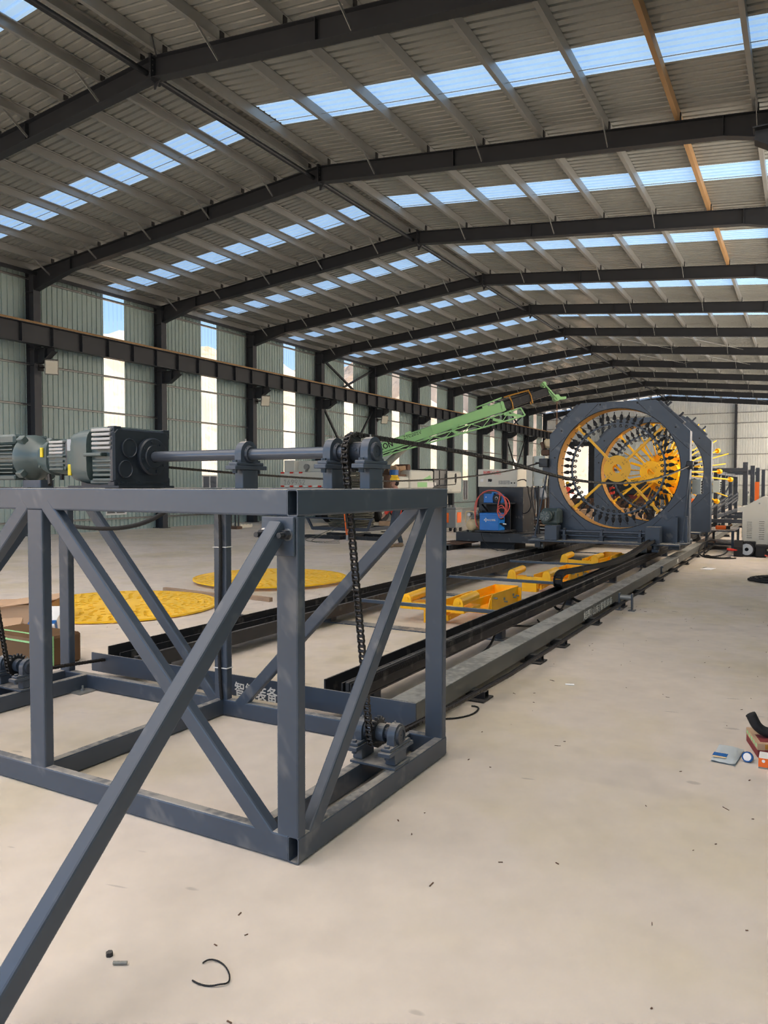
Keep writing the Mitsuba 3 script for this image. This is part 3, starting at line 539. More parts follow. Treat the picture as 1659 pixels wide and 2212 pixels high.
GLYPH = {"旭": "090b090d0d11111912211321143b0b3b0b420c43144314531c531c432a432a142c114b114d124e193119314d504d501b55185511520b4d092a09270a240d230f223b1c3b1b211a211815130b10070e070c0a,38224821482f382f,3838483748453845", "辉": "0a0c0a0e0d110f1610221123112f0b2f0b360f380e420b4a0c4c0e4d124c153b163b17521d521e511f3f203f234d2a4c2a4f544f543e513d523c523751363b36362c3b2b3d2c3d344534452b532b53244524451e551d561c56154515450844073d073d152a15291626161c0d1c0f19111c1a1c2e192f171a161a1615140f10080e08,313f303d363d38463d4640453e3d4d3d4d474b483148,284724372936292f232f231d28202a1f2b1d3d1d3d242d232b2a2f2d32352c372c3c2d3d2a3e2a47,1538173717391539", "(": "0e23103a184e1a4f1a511d51204f204c1c46183a16261725171c181b18151a121a0e20031f-11a-219021507150a130c10150f22", "山": "100d1042184219152c152c523452341548154842504250074907470d", "东": "45183c224325521452125411540e500c4d0c481248144516/0d410d480e49244929543151314f2e4b2e495249524129412335213321313031303d373d383c38314e314f304f293829380f370f370b32082608241030103029192918281528133015301a361d3d1f3e1f41/0d0e0d110f1116191c2523232320201a1e191d15140b110b0f0e", ")": "0b000b03110e131a141a14221523152c142d133a0f460b4c0c50115117461b3a1d231c221b151301110011-2", "智": "332f334c514c512f,3a37493649453a45/0a2b0b2d1431193619390b390b400c410b430f4715541b521a4d2f4d2f462346234131403139253925373031302e2d2c2d2a4a2a4a074207410a200a1e071707172a132912270e27,1f12411142162017,1f1f411e42222023,182b182a2a2b22322032,164614401c401c46", "能": "332d372e372f352f333333533b533b4645494b4d4e4d4e4b524747423b3f3b354d354e384e3e513e553c5432502e3b2e3b223d21422445244d29522552224b20491e461e441c3b1a3b104d0f4e104f1a501a5617550d51083708340b330d/0c420e420f45124717521c531f52204f1946194324432446204a204c234e274e2c452e44313e313b2d392a39293c273d263c1a3c193b0e3a/0f362d362e352e0e2d0e2d0a2b081e071c0e250e261026171817170816070f07,171f261e26231723,182f172a262a262f", "装": "0a150b180f180f1913191c1c221f22200b210b282b282a2d2b2f282f283529363936394126412648394839534153414854485441414041365236522f332e3528552855214e214e1f501f501c441544144a11560e560c530a5207470a3814370d2a0b2a0a1e081a06180a180d1b0e1c101c1511110d110d13,3921381f3e1a451d4820,2411341337143716341830202e202419/0a340b37113a143a1d401d441b441941164111470d490d4c124f1d461d532453242b1d2b1d361a360f300c30", "备": "092f0a311c342638263a243a1f40183b143a13380d3d0f401945224e24532d522d502b4f2b4c474c494a4947413e3f3e3c3a3a3a3a383e365731532a4b2b4b074307410a1e0a1d071507152a0c290b2e,3420431f432441253425,3518341143114318,202d202c412d412e373032332d332930,25442a3f2e3d313d374039433b433b442545,1d202c1f2c251d25,2c171d181d112c11", "华": "0b1a0b212c212c2a342a34215521551a5419341934072c072c190c19/243b243e3141315132523952394541474c4e524952474e464d443a3d393b39333b324c324d354d3b4f3b513954395432522d4f2b362b322e31392637/0b3b0b3d11401d4c1d4e2050215325532851284e2146212920281a281929193c13391136", "远": "0a0c0a0e1518152f0b2f0a300a360b371d371e1a231c29212d2d2d352035203c543c54354534451c4b1c4d1d4e2653255523541a501541153e173d193d343c35373535343427301d251425122c104e104f11561154094e094e082e082e09250a1a11181110070e070d0a,1e191d1720162018/254e4f4e504d50472547/0c490c4b104f124f1a481c481e45204520421c3e1a3e17421542134511450f48", "焊": "0a0b0a0d0d0f131a142215221529162a16531d531e521f3b203b23452a432a50515051322a322a40284023321e311d24221e221c251b251f391f392629262827282e532e5327522641264121431f561f5618411841073907381827182814241021101e171a19160e110911070e07,313a4939493e313e,3146484549483249/0a2f0d380d410e4312431442143b133b13341234112c0e2b0b2c", "机": "230b230d271028142a152d1e2d222e222e2a2f2b2f4f4b4f4c4e4c0f500f511e571c570d560a54084a074708440b4347374736233523351e341e32142e0c2a092a072707/091c122a122d142f1739163a0c3a0b3b0b42184218521953205320422c422c3a203a20342c282c2427202426222820282007190718081825162511190e160c16"}

def glyphs(text, h, depth=0.0015):   # painted characters in the xy plane, reading along +x, h metres tall
    out, x = [], 0.0; s = h / 78.0
    for ch in text:
        for poly in GLYPH[ch].split('/'):
            rings = [[(int(r[i:i + 2], 16), int(r[i + 2:i + 4], 16)) for i in range(0, len(r), 4)] for r in poly.split(',')]
            g = Polygon(rings[0], rings[1:]).buffer(0)
            for q in getattr(g, 'geoms', [g]):
                m = trimesh.creation.extrude_polygon(q, depth / s, engine='earcut'); m.vertices = (m.vertices + (x - 8, -6, 0)) * s; out.append(tm(m.vertices, m.faces))
        x += 34 if ch in '()' else 80
    return J(out)
def stand(m, o, ex, ey, sx=1.0):      # lay flat lettering into a plane of the scene
    ex, ey = np.asarray(ex, float), np.asarray(ey, float); ez = np.cross(ex, ey); v = m.vertices
    return tm(np.asarray(o) + v[:, :1] * ex * sx + v[:, 1:2] * ey + v[:, 2:3] * ez, m.faces)

# ================================================================ THE TRACK
tb = thing('rail_track', 'long dark steel rail track with toothed rack running from the frame to the big rings', 'rail track')
YT0, YT1 = 4.30, 30.0
ep = put(tb, 'end_plate', bx(-5.195, -2.155, 4.29, 4.302, 0.045, 0.20, 0.002), 'navy')
put(ep, 'lettering', stand(glyphs('智能装备', 0.112), (-3.652, 4.2895, 0.042), (1, 0, 0), (0, 0, 1), 0.86), 'white', label='white painted lettering')
def rail(name, f, mid, r0, r1, zf, zm, zr, zb):
    t = put(tb, name, J(bx(f - 0.006, f + 0.006, YT0, YT1, 0.12, zf), bx(min(f, r1), max(f, r1), YT0, YT1, 0.12, 0.132), bx(mid - 0.005, mid + 0.005, YT0, YT1, 0.12, zm)), 'black_steel')
    put(t, 'inner_beam', bx(r0, r1, YT0, YT1, zb, zr, 0.002), 'black_steel'); return t
rt_ = rail('rail', -2.861, -2.720, -2.695, -2.655, 0.265, 0.258, 0.205, 0.135)
put(rt_, 'rack_bar', bx(-2.695, -2.664, YT0, YT1, 0.205, 0.267, 0.004), 'black_steel')
put(rt_, 'rack_teeth', J([bx(-2.665, -2.653, y, y + 0.0065, 0.207, 0.258) for y in np.arange(YT0 + 0.01, 11.0, 0.0126)]), 'black_steel', kind='stuff')
put(rt_, 'rack_bolts', J([cyl((-2.69, y, 0.266), (-2.69, y, 0.274), 0.009, 6) for y in np.arange(4.6, 15, 0.32)]), 'black_steel')
rail('rail', -5.0, -4.865, -4.665, -4.705, 0.268, 0.228, 0.218, 0.095)
for y in (7.71, 10.42, 13.1): put(tb, 'cross_bar', J(rtube((-4.67, y, 0.228), (-2.86, y, 0.228), 0.04, 0.04, r=0.004, t=0.003)), 'navy')
for y in np.arange(4.75, 30, 2.66):
    put(tb, 'sleeper', J(bx(-5.12, -2.52, y - 0.09, y + 0.09, 0.001, 0.012)), 'navy')
    for x in (-2.75, -4.85): put(tb, 'stub', rtube((x, y, 0.012), (x, y, 0.125), 0.10, 0.12), 'navy_dark')
gd = thing('side_girder', 'long grey box girder lying right of the track, with white lettering on its side', 'girder')
put(gd, 'beam', rtube((-2.253, 4.303, 0.133), (-2.253, 36, 0.133), 0.195, 0.138, r=0.008), 'girder_paint')
put(gd, 'lettering', stand(glyphs('旭辉(山东)智能装备', 0.10), (-2.1545, 8.5, 0.075), (0, 1, 0), (0, 0, 1), 1.6), 'white', label='white painted lettering')
put(gd, 'lettering', stand(glyphs('东', 0.09), (-2.1545, 15.6, 0.08), (0, 1, 0), (0, 0, 1), 2.8), 'white', label='worn white painted marks')
for y in (5.25, 6.62, 7.4, 8.78, 10.2, 11.57, 13.3, 14.9, 16.4, 18.2, 20.5, 23, 26, 29, 32):
    f = put(gd, 'foot', J(rtube((-2.2, y, 0.04), (-2.045, y, 0.04), 0.075, 0.056, r=0.004), bx(-2.22, -2.03, y - 0.10, y + 0.10, 0.001, 0.012)), 'black_steel')
for y in (13.75,): put(gd, 'stake', J(bx(-2.152, -2.135, y - 0.03, y + 0.03, 0.07, 0.21), bolt((-2.135, y, 0.19), (1, 0, 0), 0.012, 0.02), bolt((-2.135, y, 0.10), (1, 0, 0), 0.012, 0.02)), 'navy')
rg = thing('chain_roller', 'small steel roller on two uprights over the floor chain beside the grey girder', 'roller')
put(rg, 'roller', cyl((-2.07, 9.95, 0.165), (-1.90, 9.95, 0.165), 0.035, 18), 'galv_dark', 40)
for x in (-2.06, -1.905): put(rg, 'upright', J(bx(x - 0.008, x + 0.008, 9.91, 9.99, 0.0, 0.22, 0.003), bx(x - 0.04, x + 0.04, 9.89, 10.01, 0.001, 0.01)), 'navy')
for lab, pts, r in (('black cable on the floor between toothed rail and grey girder, nearest the frame', [(-2.62, 4.4, .015), (-2.60, 4.95, .013), (-2.58, 5.4, .013), (-2.62, 6.35, .013), (-2.72, 7.15, .05), (-2.76, 7.45, .11), (-2.70, 7.7, .1), (-2.66, 8.2, .02), (-2.62, 8.7, .013), (-2.70, 9.6, .04), (-2.78, 10.1, .11)], 0.012),
                    ('pair of black hoses drooping under the toothed rail at the second foot', [(-2.76, 9.3, .12), (-2.66, 9.4, .02), (-2.55, 9.55, .013), (-2.48, 9.9, .013), (-2.55, 10.6, .013), (-2.62, 11.6, .013), (-2.6, 13.2, .013), (-2.7, 15, .05)], 0.016),
                    ('black hose bundled beside the rail further back, curving on the floor', [(-2.72, 10.0, .12), (-2.60, 10.1, .04), (-2.50, 10.3, .016), (-2.46, 10.9, .016), (-2.52, 12.2, .016), (-2.5, 14, .016), (-2.62, 15.6, .03)], 0.018),
                    ('thin black hose curving out onto the dusty floor beside the rail', [(-2.72, 8.6, .02), (-2.58, 8.35, .012), (-2.47, 8.25, .012), (-2.42, 8.4, .012), (-2.5, 8.8, .012), (-2.64, 9.2, .012)], 0.010),
                    ('short black wire end with silver crimp beside the right post of the frame', [(-2.13, 4.66, .006), (-2.06, 4.716, .006), (-2.011, 4.803, .006), (-1.996, 4.935, .006), (-2.044, 5.035, .006), (-2.077, 5.03, .006)], 0.006)):
    solo('floor_cable', pipe(spline(pts, 60), r, 8), 'rubber', lab, 'cable', smooth=True)

# ---------------------------------------------------------------- yellow roller cradles between the rails
def cradle(x0, y0, half, label):
    t = thing('roller_cradle', label, 'roller cradle', 'yellow roller cradles')
    put(t, 'cross_bar', bx(x0 - half + 0.07, x0 + half, y0 + 0.0, y0 + 0.07, 0.15, 0.225, 0.004), 'yellow')
    for s in (-1, 1):
        x = x0 + s * half; a = np.linspace(0, PI, 9)
        pts = [(x + 0.058 * math.cos(k), 0.27 + 0.058 * math.sin(k)) for k in a] + [(x - 0.085, 0.15), (x + 0.075, 0.15)]
        b = put(t, 'bracket', J(xz(pts, y0 - 0.012, y0 + 0.012), bx(x - 0.075, x + 0.065, y0, y0 + 0.5, 0.15, 0.19, 0.003)), 'yellow')
        put(b, 'pin', cyl((x, y0 - 0.012, 0.272), (x, y0 - 0.024, 0.272), 0.024, 14), 'yellow')
        put(t, 'roller', cyl((x, y0 + 0.02, 0.272), (x, y0 + 0.50, 0.29), 0.056, 22), 'yellow', 40)
    put(t, 'base_block', J(bx(x0 - 0.12, x0 + 0.11, y0 + 0.02, y0 + 0.14, 0.0, 0.15, 0.004), bx(x0 + 0.11, x0 + 0.13, y0 + 0.05, y0 + 0.30, 0.05, 0.15)), 'yellow')
    put(t, 'link_arm', bar((x0 + 0.16, y0 + 0.06, 0.07), (x0 + 0.20, y0 + 0.9, 0.14), 0.03, 0.07, ch=0.004), 'yellow'); put(t, 'link_pin', J(cyl((x0 + 0.18, y0 + 0.1, 0.075), (x0 + 0.20, y0 + 0.1, 0.075), 0.02, 12), cyl((x0 + 0.17, y0 + 0.8, 0.13), (x0 + 0.235, y0 + 0.8, 0.13), 0.02, 12)), 'yellow')
    put(t, 'swing_arm', J(bar((x0 - 0.05, y0 + 0.4, 0.17), (x0 + 0.0, y0 + 1.2, 0.19), 0.02, 0.10, ch=0.003), bar((x0 + 0.24, y0 + 0.4, 0.16), (x0 + 0.28, y0 + 1.2, 0.17), 0.02, 0.10, ch=0.003)), 'yellow')
    xa, xb, ya, yb = x0 + 0.02, x0 + 0.36, y0 + 0.95, y0 + 1.95
    side = [(ya - 0.35, 0.16), (ya - 0.1, 0.23), (yb, 0.235), (yb, 0.0), (ya, 0.0), (ya - 0.05, 0.1)]
    put(t, 'pivot_box', J(yz(side, xa - 0.006, xa + 0.006), yz([(ya, 0.0), (yb, 0.0), (yb, 0.235), (ya + 0.06, 0.245), (ya, 0.22)], xb - 0.006, xb + 0.006), bx(xa, xb, yb - 0.006, yb + 0.006, 0, 0.235), bx(xa, xb, ya, yb, 0.0, 0.012), yz([(ya, 0.0), (ya - 0.12, 0.0), (ya, 0.2)], xb - 0.02, xb - 0.008)), 'yellow')
    put(t, 'slot_bolts', J([cyl((xb + 0.006, y, z), (xb + 0.05, y, z), 0.012, 10) for y, z in ((ya + 0.08, 0.19), (ya + 0.45, 0.1), (yb - 0.2, 0.11), (yb - 0.1, 0.12))], [bx(xb + 0.006, xb + 0.008, y - 0.03, y + 0.03, z - 0.012, z + 0.02) for y, z in ((ya + 0.45, 0.13), (yb - 0.2, 0.14))]), 'galv_dark')
    put(t, 'gusset', J(bx(xb, xb + 0.05, yb - 0.012, yb, 0.0, 0.22), bx(xa, xb, yb, yb + 0.012, 0.20, 0.24)), 'yellow')
cradle(-3.74, 7.86, 0.33, 'nearest yellow roller cradle between the rails, partly behind the frame post')
cradle(-3.60, 10.95, 0.27, 'middle yellow roller cradle between the rails, behind the cable chain loop')
cradle(-3.60, 13.85, 0.28, 'farthest yellow roller cradle, just in front of the carriage platform')
# ---------------------------------------------------------------- cable drag chain
dc = thing('drag_chain', 'black cable carrier chain looping back over the toothed rail up to the carriage', 'cable chain')
pth = spline([(-2.80, 14.6, 0.245), (-2.80, 12.5, 0.245), (-2.80, 10.6, 0.245), (-2.81, 9.95, 0.255), (-2.82, 9.78, 0.30), (-2.82, 9.76, 0.36), (-2.82, 9.85, 0.42), (-2.81, 10.1, 0.435), (-2.78, 11.0, 0.40), (-2.72, 12.2, 0.36), (-2.66, 13.2, 0.38), (-2.62, 14.2, 0.44), (-2.60, 15.1, 0.51), (-2.60, 15.6, 0.515)], 150)
for k in range(len(pth) - 1):
    put(dc, 'link', J(bar(pth[k], pth[k] + (pth[k + 1] - pth[k]) * 0.80, 0.10, 0.012), bar(pth[k] + (-0.05, 0, 0), pth[k] + (pth[k + 1] - pth[k]) * 1.04 + (-0.05, 0, 0), 0.010, 0.060), bar(pth[k] + (0.05, 0, 0), pth[k] + (pth[k + 1] - pth[k]) * 1.04 + (0.05, 0, 0), 0.010, 0.060)), 'black')

# ---------------------------------------------------------------- the two big ring machines
def clamp_mesh():   # along +x (outwards), seen from -y
    a = np.arange(14) * 2 * PI / 14
    eye = lambda x, z, r, h: xz(Polygon([(x + r * math.cos(k), z + r * math.sin(k)) for k in a], [[(x + h * math.cos(k), z + h * math.sin(k)) for k in a[::-1]]]), -0.018, 0.018)
    return J(eye(0.885, 0, 0.030, 0.014), bx(0.91, 1.0, -0.012, 0.012, -0.016, 0.016), bx(0.955, 0.985, -0.045, 0.045, -0.03, 0.03, 0.006), eye(1.045, 0, 0.040, 0.016), ball((1.065, 0.0, 0), (0.065, 0.026, 0.034), 1),
             bx(1.09, 1.17, -0.006, 0.006, -0.007, 0.007), cyl((1.165, 0, 0), (1.178, 0, 0), 0.011, 8), cyl((1.03, -0.05, 0.0), (1.03, 0.05, 0.0), 0.012, 8))
CM = clamp_mesh()
def ring_machine(y, xc, label, stem, spoke0):
    t = thing('ring_stand', label, 'ring machine'); zc, R = 1.955, 1.245; h = 1.41
    b, tp, ch, cz = 0.47, 3.335, 0.66, 2.69
    octp = [(xc - h, b), (xc + h, b), (xc + h, cz), (xc + h - ch, tp), (xc - h + ch, tp), (xc - h, cz)]
    put(t, 'body', xz(Polygon(octp).difference(Point(xc, zc).buffer(R, 40)), y, y + 0.30), 'navy', 25)
    put(t, 'rim', xz(Polygon(octp).buffer(0.004, join_style=2).difference(Polygon(octp).buffer(-0.012, join_style=2)), y - 0.006, y + 0.306), 'navy')
    cut = [((xc - h + 0.02, 2.33), (xc - h + 1.02, 3.31)), ((xc + h - 0.02, 2.33), (xc + h - 1.02, 3.31)), ((xc - h + 0.02, 1.45), (xc - h + 0.85, 0.62)), ((xc + h - 0.02, 1.45), (xc + h - 0.85, 0.62))]
    hole = Point(xc, zc).buffer(R + 0.03)
    from shapely.geometry import LineString
    for p, q in cut:
        g = LineString([p, q]).difference(hole)
        for s in getattr(g, 'geoms', [g]):
            (x0, z0), (x1, z1) = s.coords[0], s.coords[-1]; put(t, 'seam', bar((x0, y - 0.001, z0), (x1, y - 0.001, z1), 0.006, 0.008, (0, 0, 1)), 'black')
    put(t, 'ring_edge', lathe([(-0.003, R + 0.010), (-0.003, R - 0.003), (0.022, R - 0.003)], (xc, y, zc), (0, 1, 0), 96), 'black')
    put(t, 'drum', lathe([(0.02, R + 0.001), (0.02, R - 0.003), (0.44, R - 0.003), (0.44, R + 0.03)], (xc, y, zc), (0, 1, 0), 96), 'ochre', 30)
    yr = y + 0.08
    put(t, 'clamp_ring', lathe([(-0.02, 0.925), (-0.02, 0.965), (0.02, 0.965), (0.02, 0.925), (-0.02, 0.925)], (xc, yr, zc), (0, 1, 0), 72), 'navy')
    hd = put(t, 'hub_disc', xz(Point(0, 0).buffer(0.275, 16).difference(Point(0, 0).buffer(0.092, 10)), -0.012, 0.012), 'yellow'); scene[hd]['to_world'] = T().translate([xc, yr - 0.02, zc])
    put(t, 'hub_disc', J(lathe([(0, 0.10), (0, 0.24), (0.02, 0.24), (0.02, 0.10)], (xc, yr + 0.12, zc), (0, 1, 0), 32), cyl((xc - 0.09, yr + 0.1, zc + 0.09), (xc + 0.09, yr + 0.1, zc - 0.09), 0.025, 8)), 'yellow')
    put(t, 'hub_bolts', J([cyl((xc + r * math.cos(a), yr - 0.045, zc + r * math.sin(a)), (xc + r * math.cos(a), yr - 0.03, zc + r * math.sin(a)), 0.010, 8) for a in np.radians([35, 48, 125, 138, 215, 228, 305, 318]) for r in (0.165, 0.235)]), 'ochre')
    for a in np.radians(spoke0 + np.array([0, 90, 180, 270])):
        u = np.array([math.cos(a), 0, math.sin(a)]); c = np.array([xc, yr, zc])
        s = put(t, 'spoke', bar(c + u * 0.23, c + u * 0.93, 0.05, 0.05, (0, 1, 0), 0.004), 'yellow'); put(t, 'spoke_end', J(bar(c + u * 0.98 + (0, .01, 0), c + u * (R - 0.03) + (0, .01, 0), 0.06, 0.06, (0, 1, 0), 0.006), bar(c + u * (R - 0.05), c + u * (R - 0.03), 0.12, 0.10, (0, 1, 0))), 'yellow')
        put(t, 'spoke_joint', obx(c + u * 0.945, [u, (0, 1, 0), np.cross(u, (0, 1, 0))], (0.04, 0.035, 0.05), 0.008), 'navy_dark')
    base = mikit.ply(CM, 'black')
    for k in range(48):
        a = 2 * PI * (k + 0.5) / 48; M = np.eye(4); M[:3, 0], M[:3, 1], M[:3, 2], M[:3, 3] = (math.cos(a), 0, math.sin(a)), (0, 1, 0), (-math.sin(a), 0, math.cos(a)), (xc, yr, zc)
        scene[fresh(t + '__clamp')] = {**base, 'to_world': T(M)}
    for x in (xc - 1.0, xc + 1.0): put(t, 'bolted_plate', J(obx((x, y - 0.004, 0.985), [(0.707, 0, 0.707), (0, 1, 0), (-0.707, 0, 0.707)], (0.075, 0.005, 0.075), 0.002), [bolt((x + d, y - 0.009, 0.985), (0, -1, 0), 0.012, 0.012) for d in (-0.03, 0.03)]), 'navy')
    for s in (-1, 1):
        for f in (0.25, 0.6):
            p = np.array([xc + s * (h - ch * (1 - f)), y + 0.14, tp - (tp - cz) * f]); n = np.array([s * 0.7, 0, 0.72])
            put(t, 'latch', J(obx(p + n * 0.03, [(0, 1, 0), n, np.cross((0, 1, 0), n)], (0.12, 0.03, 0.16), 0.006), [cyl(p + n * 0.05 + (0, d, 0), p + n * 0.17 + (0, d, 0), 0.012, 8) for d in (-0.05, 0.0, 0.06)]), 'navy_dark')
    for x, z in ((xc - 1.16, 2.77), (xc + 1.14, 2.77), (xc + 1.2, 2.1), (xc - 1.3, 2.2), (xc - 0.35, 3.29), (xc + 0.4, 3.29)): put(t, 'lifting_hole', cyl((x, y - 0.002, z), (x, y + 0.002, z), 0.018, 14), 'black')
    bxk = put(t, 'junction_box', bx(xc + h + 0.015, xc + h + 0.185, y + 0.28, y + 0.40, 1.435, 1.735, 0.006), 'box_grey', label='pale grey junction box')
    put(bxk, 'cable_glands', J([bx(xc + h + 0.185, xc + h + 0.215, y + 0.30, y + 0.38, 1.45 + k * 0.055, 1.48 + k * 0.055) for k in range(5)]), 'black')
    return t, zc
r1, ZC = ring_machine(16.0, -3.41, 'big dark blue octagonal frame with round opening and yellow spokes, nearer of the two', 'front', 43)
ring_machine(20.0, -3.42, 'farther dark blue octagonal ring frame, seen through and right of the nearer ring', 'back', 40)
# carriage under the first ring and base under the second
ca = thing('carriage', 'flat steel carriage platform on wheels under the nearer ring machine', 'carriage')
put(ca, 'deck', bx(-5.10, -2.09, 15.42, 17.4, 0.428, 0.462, 0.004), 'navy_dusty')
[put(ca, 'side_beam', bx(x0, x1, 15.5, 17.35, z0, 0.428), 'black_steel') for x0, x1, z0 in ((-4.98, -4.86, 0.30), (-2.80, -2.70, 0.30), (-2.30, -2.10, 0.36))]
for x, y in ((-4.87, 15.62), (-4.87, 17.2), (-2.77, 15.62), (-2.77, 17.2)):
    w = put(ca, 'wheel', J(cyl((x - 0.05, y, 0.325), (x + 0.05, y, 0.325), 0.062, 20), cyl((x - 0.065, y, 0.325), (x - 0.05, y, 0.325), 0.075, 20)), 'galv_dark', 40)
put(ca, 'drive_unit', J(cyl((-2.56, 15.68, 0.428), (-2.56, 15.68, 0.345), 0.075, 20), bx(-2.63, -2.50, 15.62, 15.74, 0.285, 0.335)), 'navy', label='small drive unit hanging under the deck')
put(ca, 'gear_cover', bx(-4.76, -4.50, 15.47, 15.78, 0.462, 0.772, 0.008), 'navy'); put(ca, 'gear_cover', bx(-2.735, -2.455, 15.47, 15.78, 0.462, 0.79, 0.008), 'navy')
put(ca, 'cross_shaft', J(cyl((-4.50, 15.72, 0.648), (-2.73, 15.72, 0.648), 0.028, 20), cyl((-4.50, 15.86, 0.55), (-2.73, 15.86, 0.55), 0.03, 16)), 'shaft_steel', 40)
for x in (-4.40, -3.63, -2.87):
    a = np.linspace(0, PI, 11)
    put(ca, 'shaft_bearing', J(xz([(x + 0.045 * math.cos(k), 0.648 + 0.048 * math.sin(k)) for k in a] + [(x - 0.045, 0.585), (x + 0.045, 0.585)], 15.68, 15.76) if False else yz([(15.72 + 0.062 * math.cos(k), 0.648 + 0.066 * math.sin(k)) for k in a] + [(15.65, 0.575), (15.79, 0.575)], x - 0.025, x + 0.025), bx(x - 0.055, x + 0.055, 15.63, 15.81, 0.555, 0.575), bx(x - 0.035, x + 0.035, 15.66, 15.78, 0.462, 0.555)), 'navy_dark', 30)
for x in (-2.205, -2.02): put(ca, 'guide_post', J(yz(Polygon([(15.84, 0.462), (15.94, 0.462), (15.94, 0.97), (15.92, 1.0), (15.86, 1.0), (15.84, 0.97)]), x - 0.022, x + 0.022), bx(x - 0.07, x + 0.07, 15.80, 15.98, 0.462, 0.476)), 'navy')
put(ca, 'stay_pole', J(cyl((-2.085, 15.78, 0.49), (-1.99, 15.97, 2.0), 0.018, 10), cyl((-2.12, 15.78, 0.49), (-2.05, 15.78, 0.49), 0.03, 12), bx(-2.20, -1.98, 15.6, 15.82, 0.462, 0.478)), 'navy'); put(ca, 'stay_pole', J(cyl((-5.07, 15.78, 0.49), (-4.87, 15.97, 1.86), 0.018, 10), cyl((-5.12, 15.78, 0.50), (-5.02, 15.78, 0.50), 0.03, 12), bx(-5.10, -4.9, 15.6, 15.82, 0.462, 0.478)), 'navy')
put(ca, 'chain_anchor', J(bx(-2.04, -1.92, 15.86, 16.0, 1.93, 2.09, 0.01), cyl((-1.9, 15.92, 2.0), (-2.06, 15.92, 2.0), 0.02, 10)), 'black_steel'); put(ca, 'chain_anchor', J(bx(-5.02, -4.83, 15.86, 16.0, 2.0, 2.18, 0.01), cyl((-4.95, 15.9, 2.09), (-5.1, 15.9, 2.09), 0.02, 10)), 'black_steel')
rm = thing('ring_motor', 'small grey green motor with round fan cowl low left of the nearer ring', 'motor')
put(rm, 'fan_cowl', lathe([(0, 0), (0, 0.10), (0.015, 0.125), (0.10, 0.13), (0.11, 0.118)], (-4.74, 15.42, 0.965), (0, 1, 0), 32), 'motor_green', 30)
put(rm, 'grille', J([bar((-4.74 + 0.03 * math.cos(a), 15.417, 0.965 + 0.03 * math.sin(a)), (-4.74 + 0.10 * math.cos(a), 15.417, 0.965 + 0.10 * math.sin(a)), 0.012, 0.006, (0, 1, 0)) for a in np.arange(8) * PI / 4 + 0.3]), 'galv_dark')
put(rm, 'motor_body', J(cyl((-4.74, 15.53, 0.965), (-4.74, 15.78, 0.965), 0.108, 28), bx(-4.68, -4.60, 15.56, 15.70, 0.98, 1.06, 0.01)), 'motor_green', 40); put(rm, 'gear_case', bx(-4.74 - 0.15, -4.74 + 0.24, 15.62, 15.95, 0.772, 1.12, 0.05), 'motor_green')
bs = thing('ring_plinth', 'dark base plate under the farther ring machine', 'base')
put(bs, 'deck', bx(-4.95, -2.2, 19.6, 21.0, 0.43, 0.468, 0.004), 'navy_dusty'); [put(bs, 'support', bx(x0, x1, 19.8, 20.9, 0.29, 0.43), 'black_steel') for x0, x1 in ((-5.0, -4.6), (-2.85, -2.5))]
# ================================================================ THINGS ON THE FLOOR, LEFT
def disc_mesh(r, seed):
    g = np.random.default_rng(seed); holes = []
    for k, q in enumerate(np.arange(0.34, r - 0.04, 0.088)):
        n = int(2 * PI * q / 0.135)
        for j in range(n):
            if g.random() < (0.28 if q < 0.7 else 0.1): continue
            a = 2 * PI * (j + 0.5 * (k % 2) + g.uniform(-0.2, 0.2)) / n; holes.append(Point(q * math.cos(a), q * math.sin(a)).buffer(0.034, 2))
    from shapely import union_all
    P = Point(0, 0).buffer(r, 24).difference(union_all(holes)); m = trimesh.creation.extrude_polygon(P, 0.022, engine='earcut'); return tm(m.vertices, m.faces)
for x, y, z, r, lab in ((-7.86, 6.92, 0.012, 1.29, 'large round yellow perforated plate lying on the floor, nearest the frame'), (-7.76, 10.05, 0.05, 1.27, 'round yellow perforated plate on packing farther back, second from the frame')):
    m = disc_mesh(r, 5); m.vertices = m.vertices + (x, y, z); solo('perforated_disc', m, 'yellow_plate', lab, 'plate', 'yellow perforated plates')
for p, q, lab in (((-8.42, 8.30, 0.03), (-7.2, 8.20, 0.03), 'long pale timber batten with red mark lying between the two yellow plates'), ((-7.35, 8.36, 0.03), (-6.37, 8.25, 0.03), 'short brown timber batten right of the longer one, by the far yellow plate')):
    solo('timber_batten', bar(p, q, 0.07, 0.055, ch=0.004), 'timber', lab, 'timber', 'timber battens')
for x, y, w in ((-8.3, 9.6, 'left'), (-7.3, 10.6, 'rear'), (-7.2, 9.4, 'front right')): solo('packing_block', bx(x - 0.3, x + 0.3, y - 0.05, y + 0.05, 0, 0.05), 'timber', 'thin timber packing under the %s of the farther yellow plate' % w, 'timber', 'packing under the far yellow plate')
solo('comb_bar', J(bx(-6.05, -5.85, 7.05, 7.09, 0, 0.02), [bx(-6.05 + k * 0.025, -6.035 + k * 0.025, 7.05, 7.09, 0.02, 0.04) for k in range(8)]), 'black_steel', 'small black toothed bar on the floor behind the left rail', 'bar')
cb = thing('cardboard_box', 'opened brown cardboard box at the left edge behind the sloping tube', 'box')
A = frame((0.75, 0.6, 0)); put(cb, 'side', obx((-7.98, 5.62, 0.115), A, (0.36, 0.25, 0.115), 0.004), 'cardboard'); put(cb, 'flap', obx((-7.93, 5.66, 0.245), frame((0.75, 0.6, 0.12)), (0.40, 0.30, 0.004)), 'cardboard')
wb = thing('carton', 'white carton with a blue stripe leaning on the brown box at the left edge', 'box')
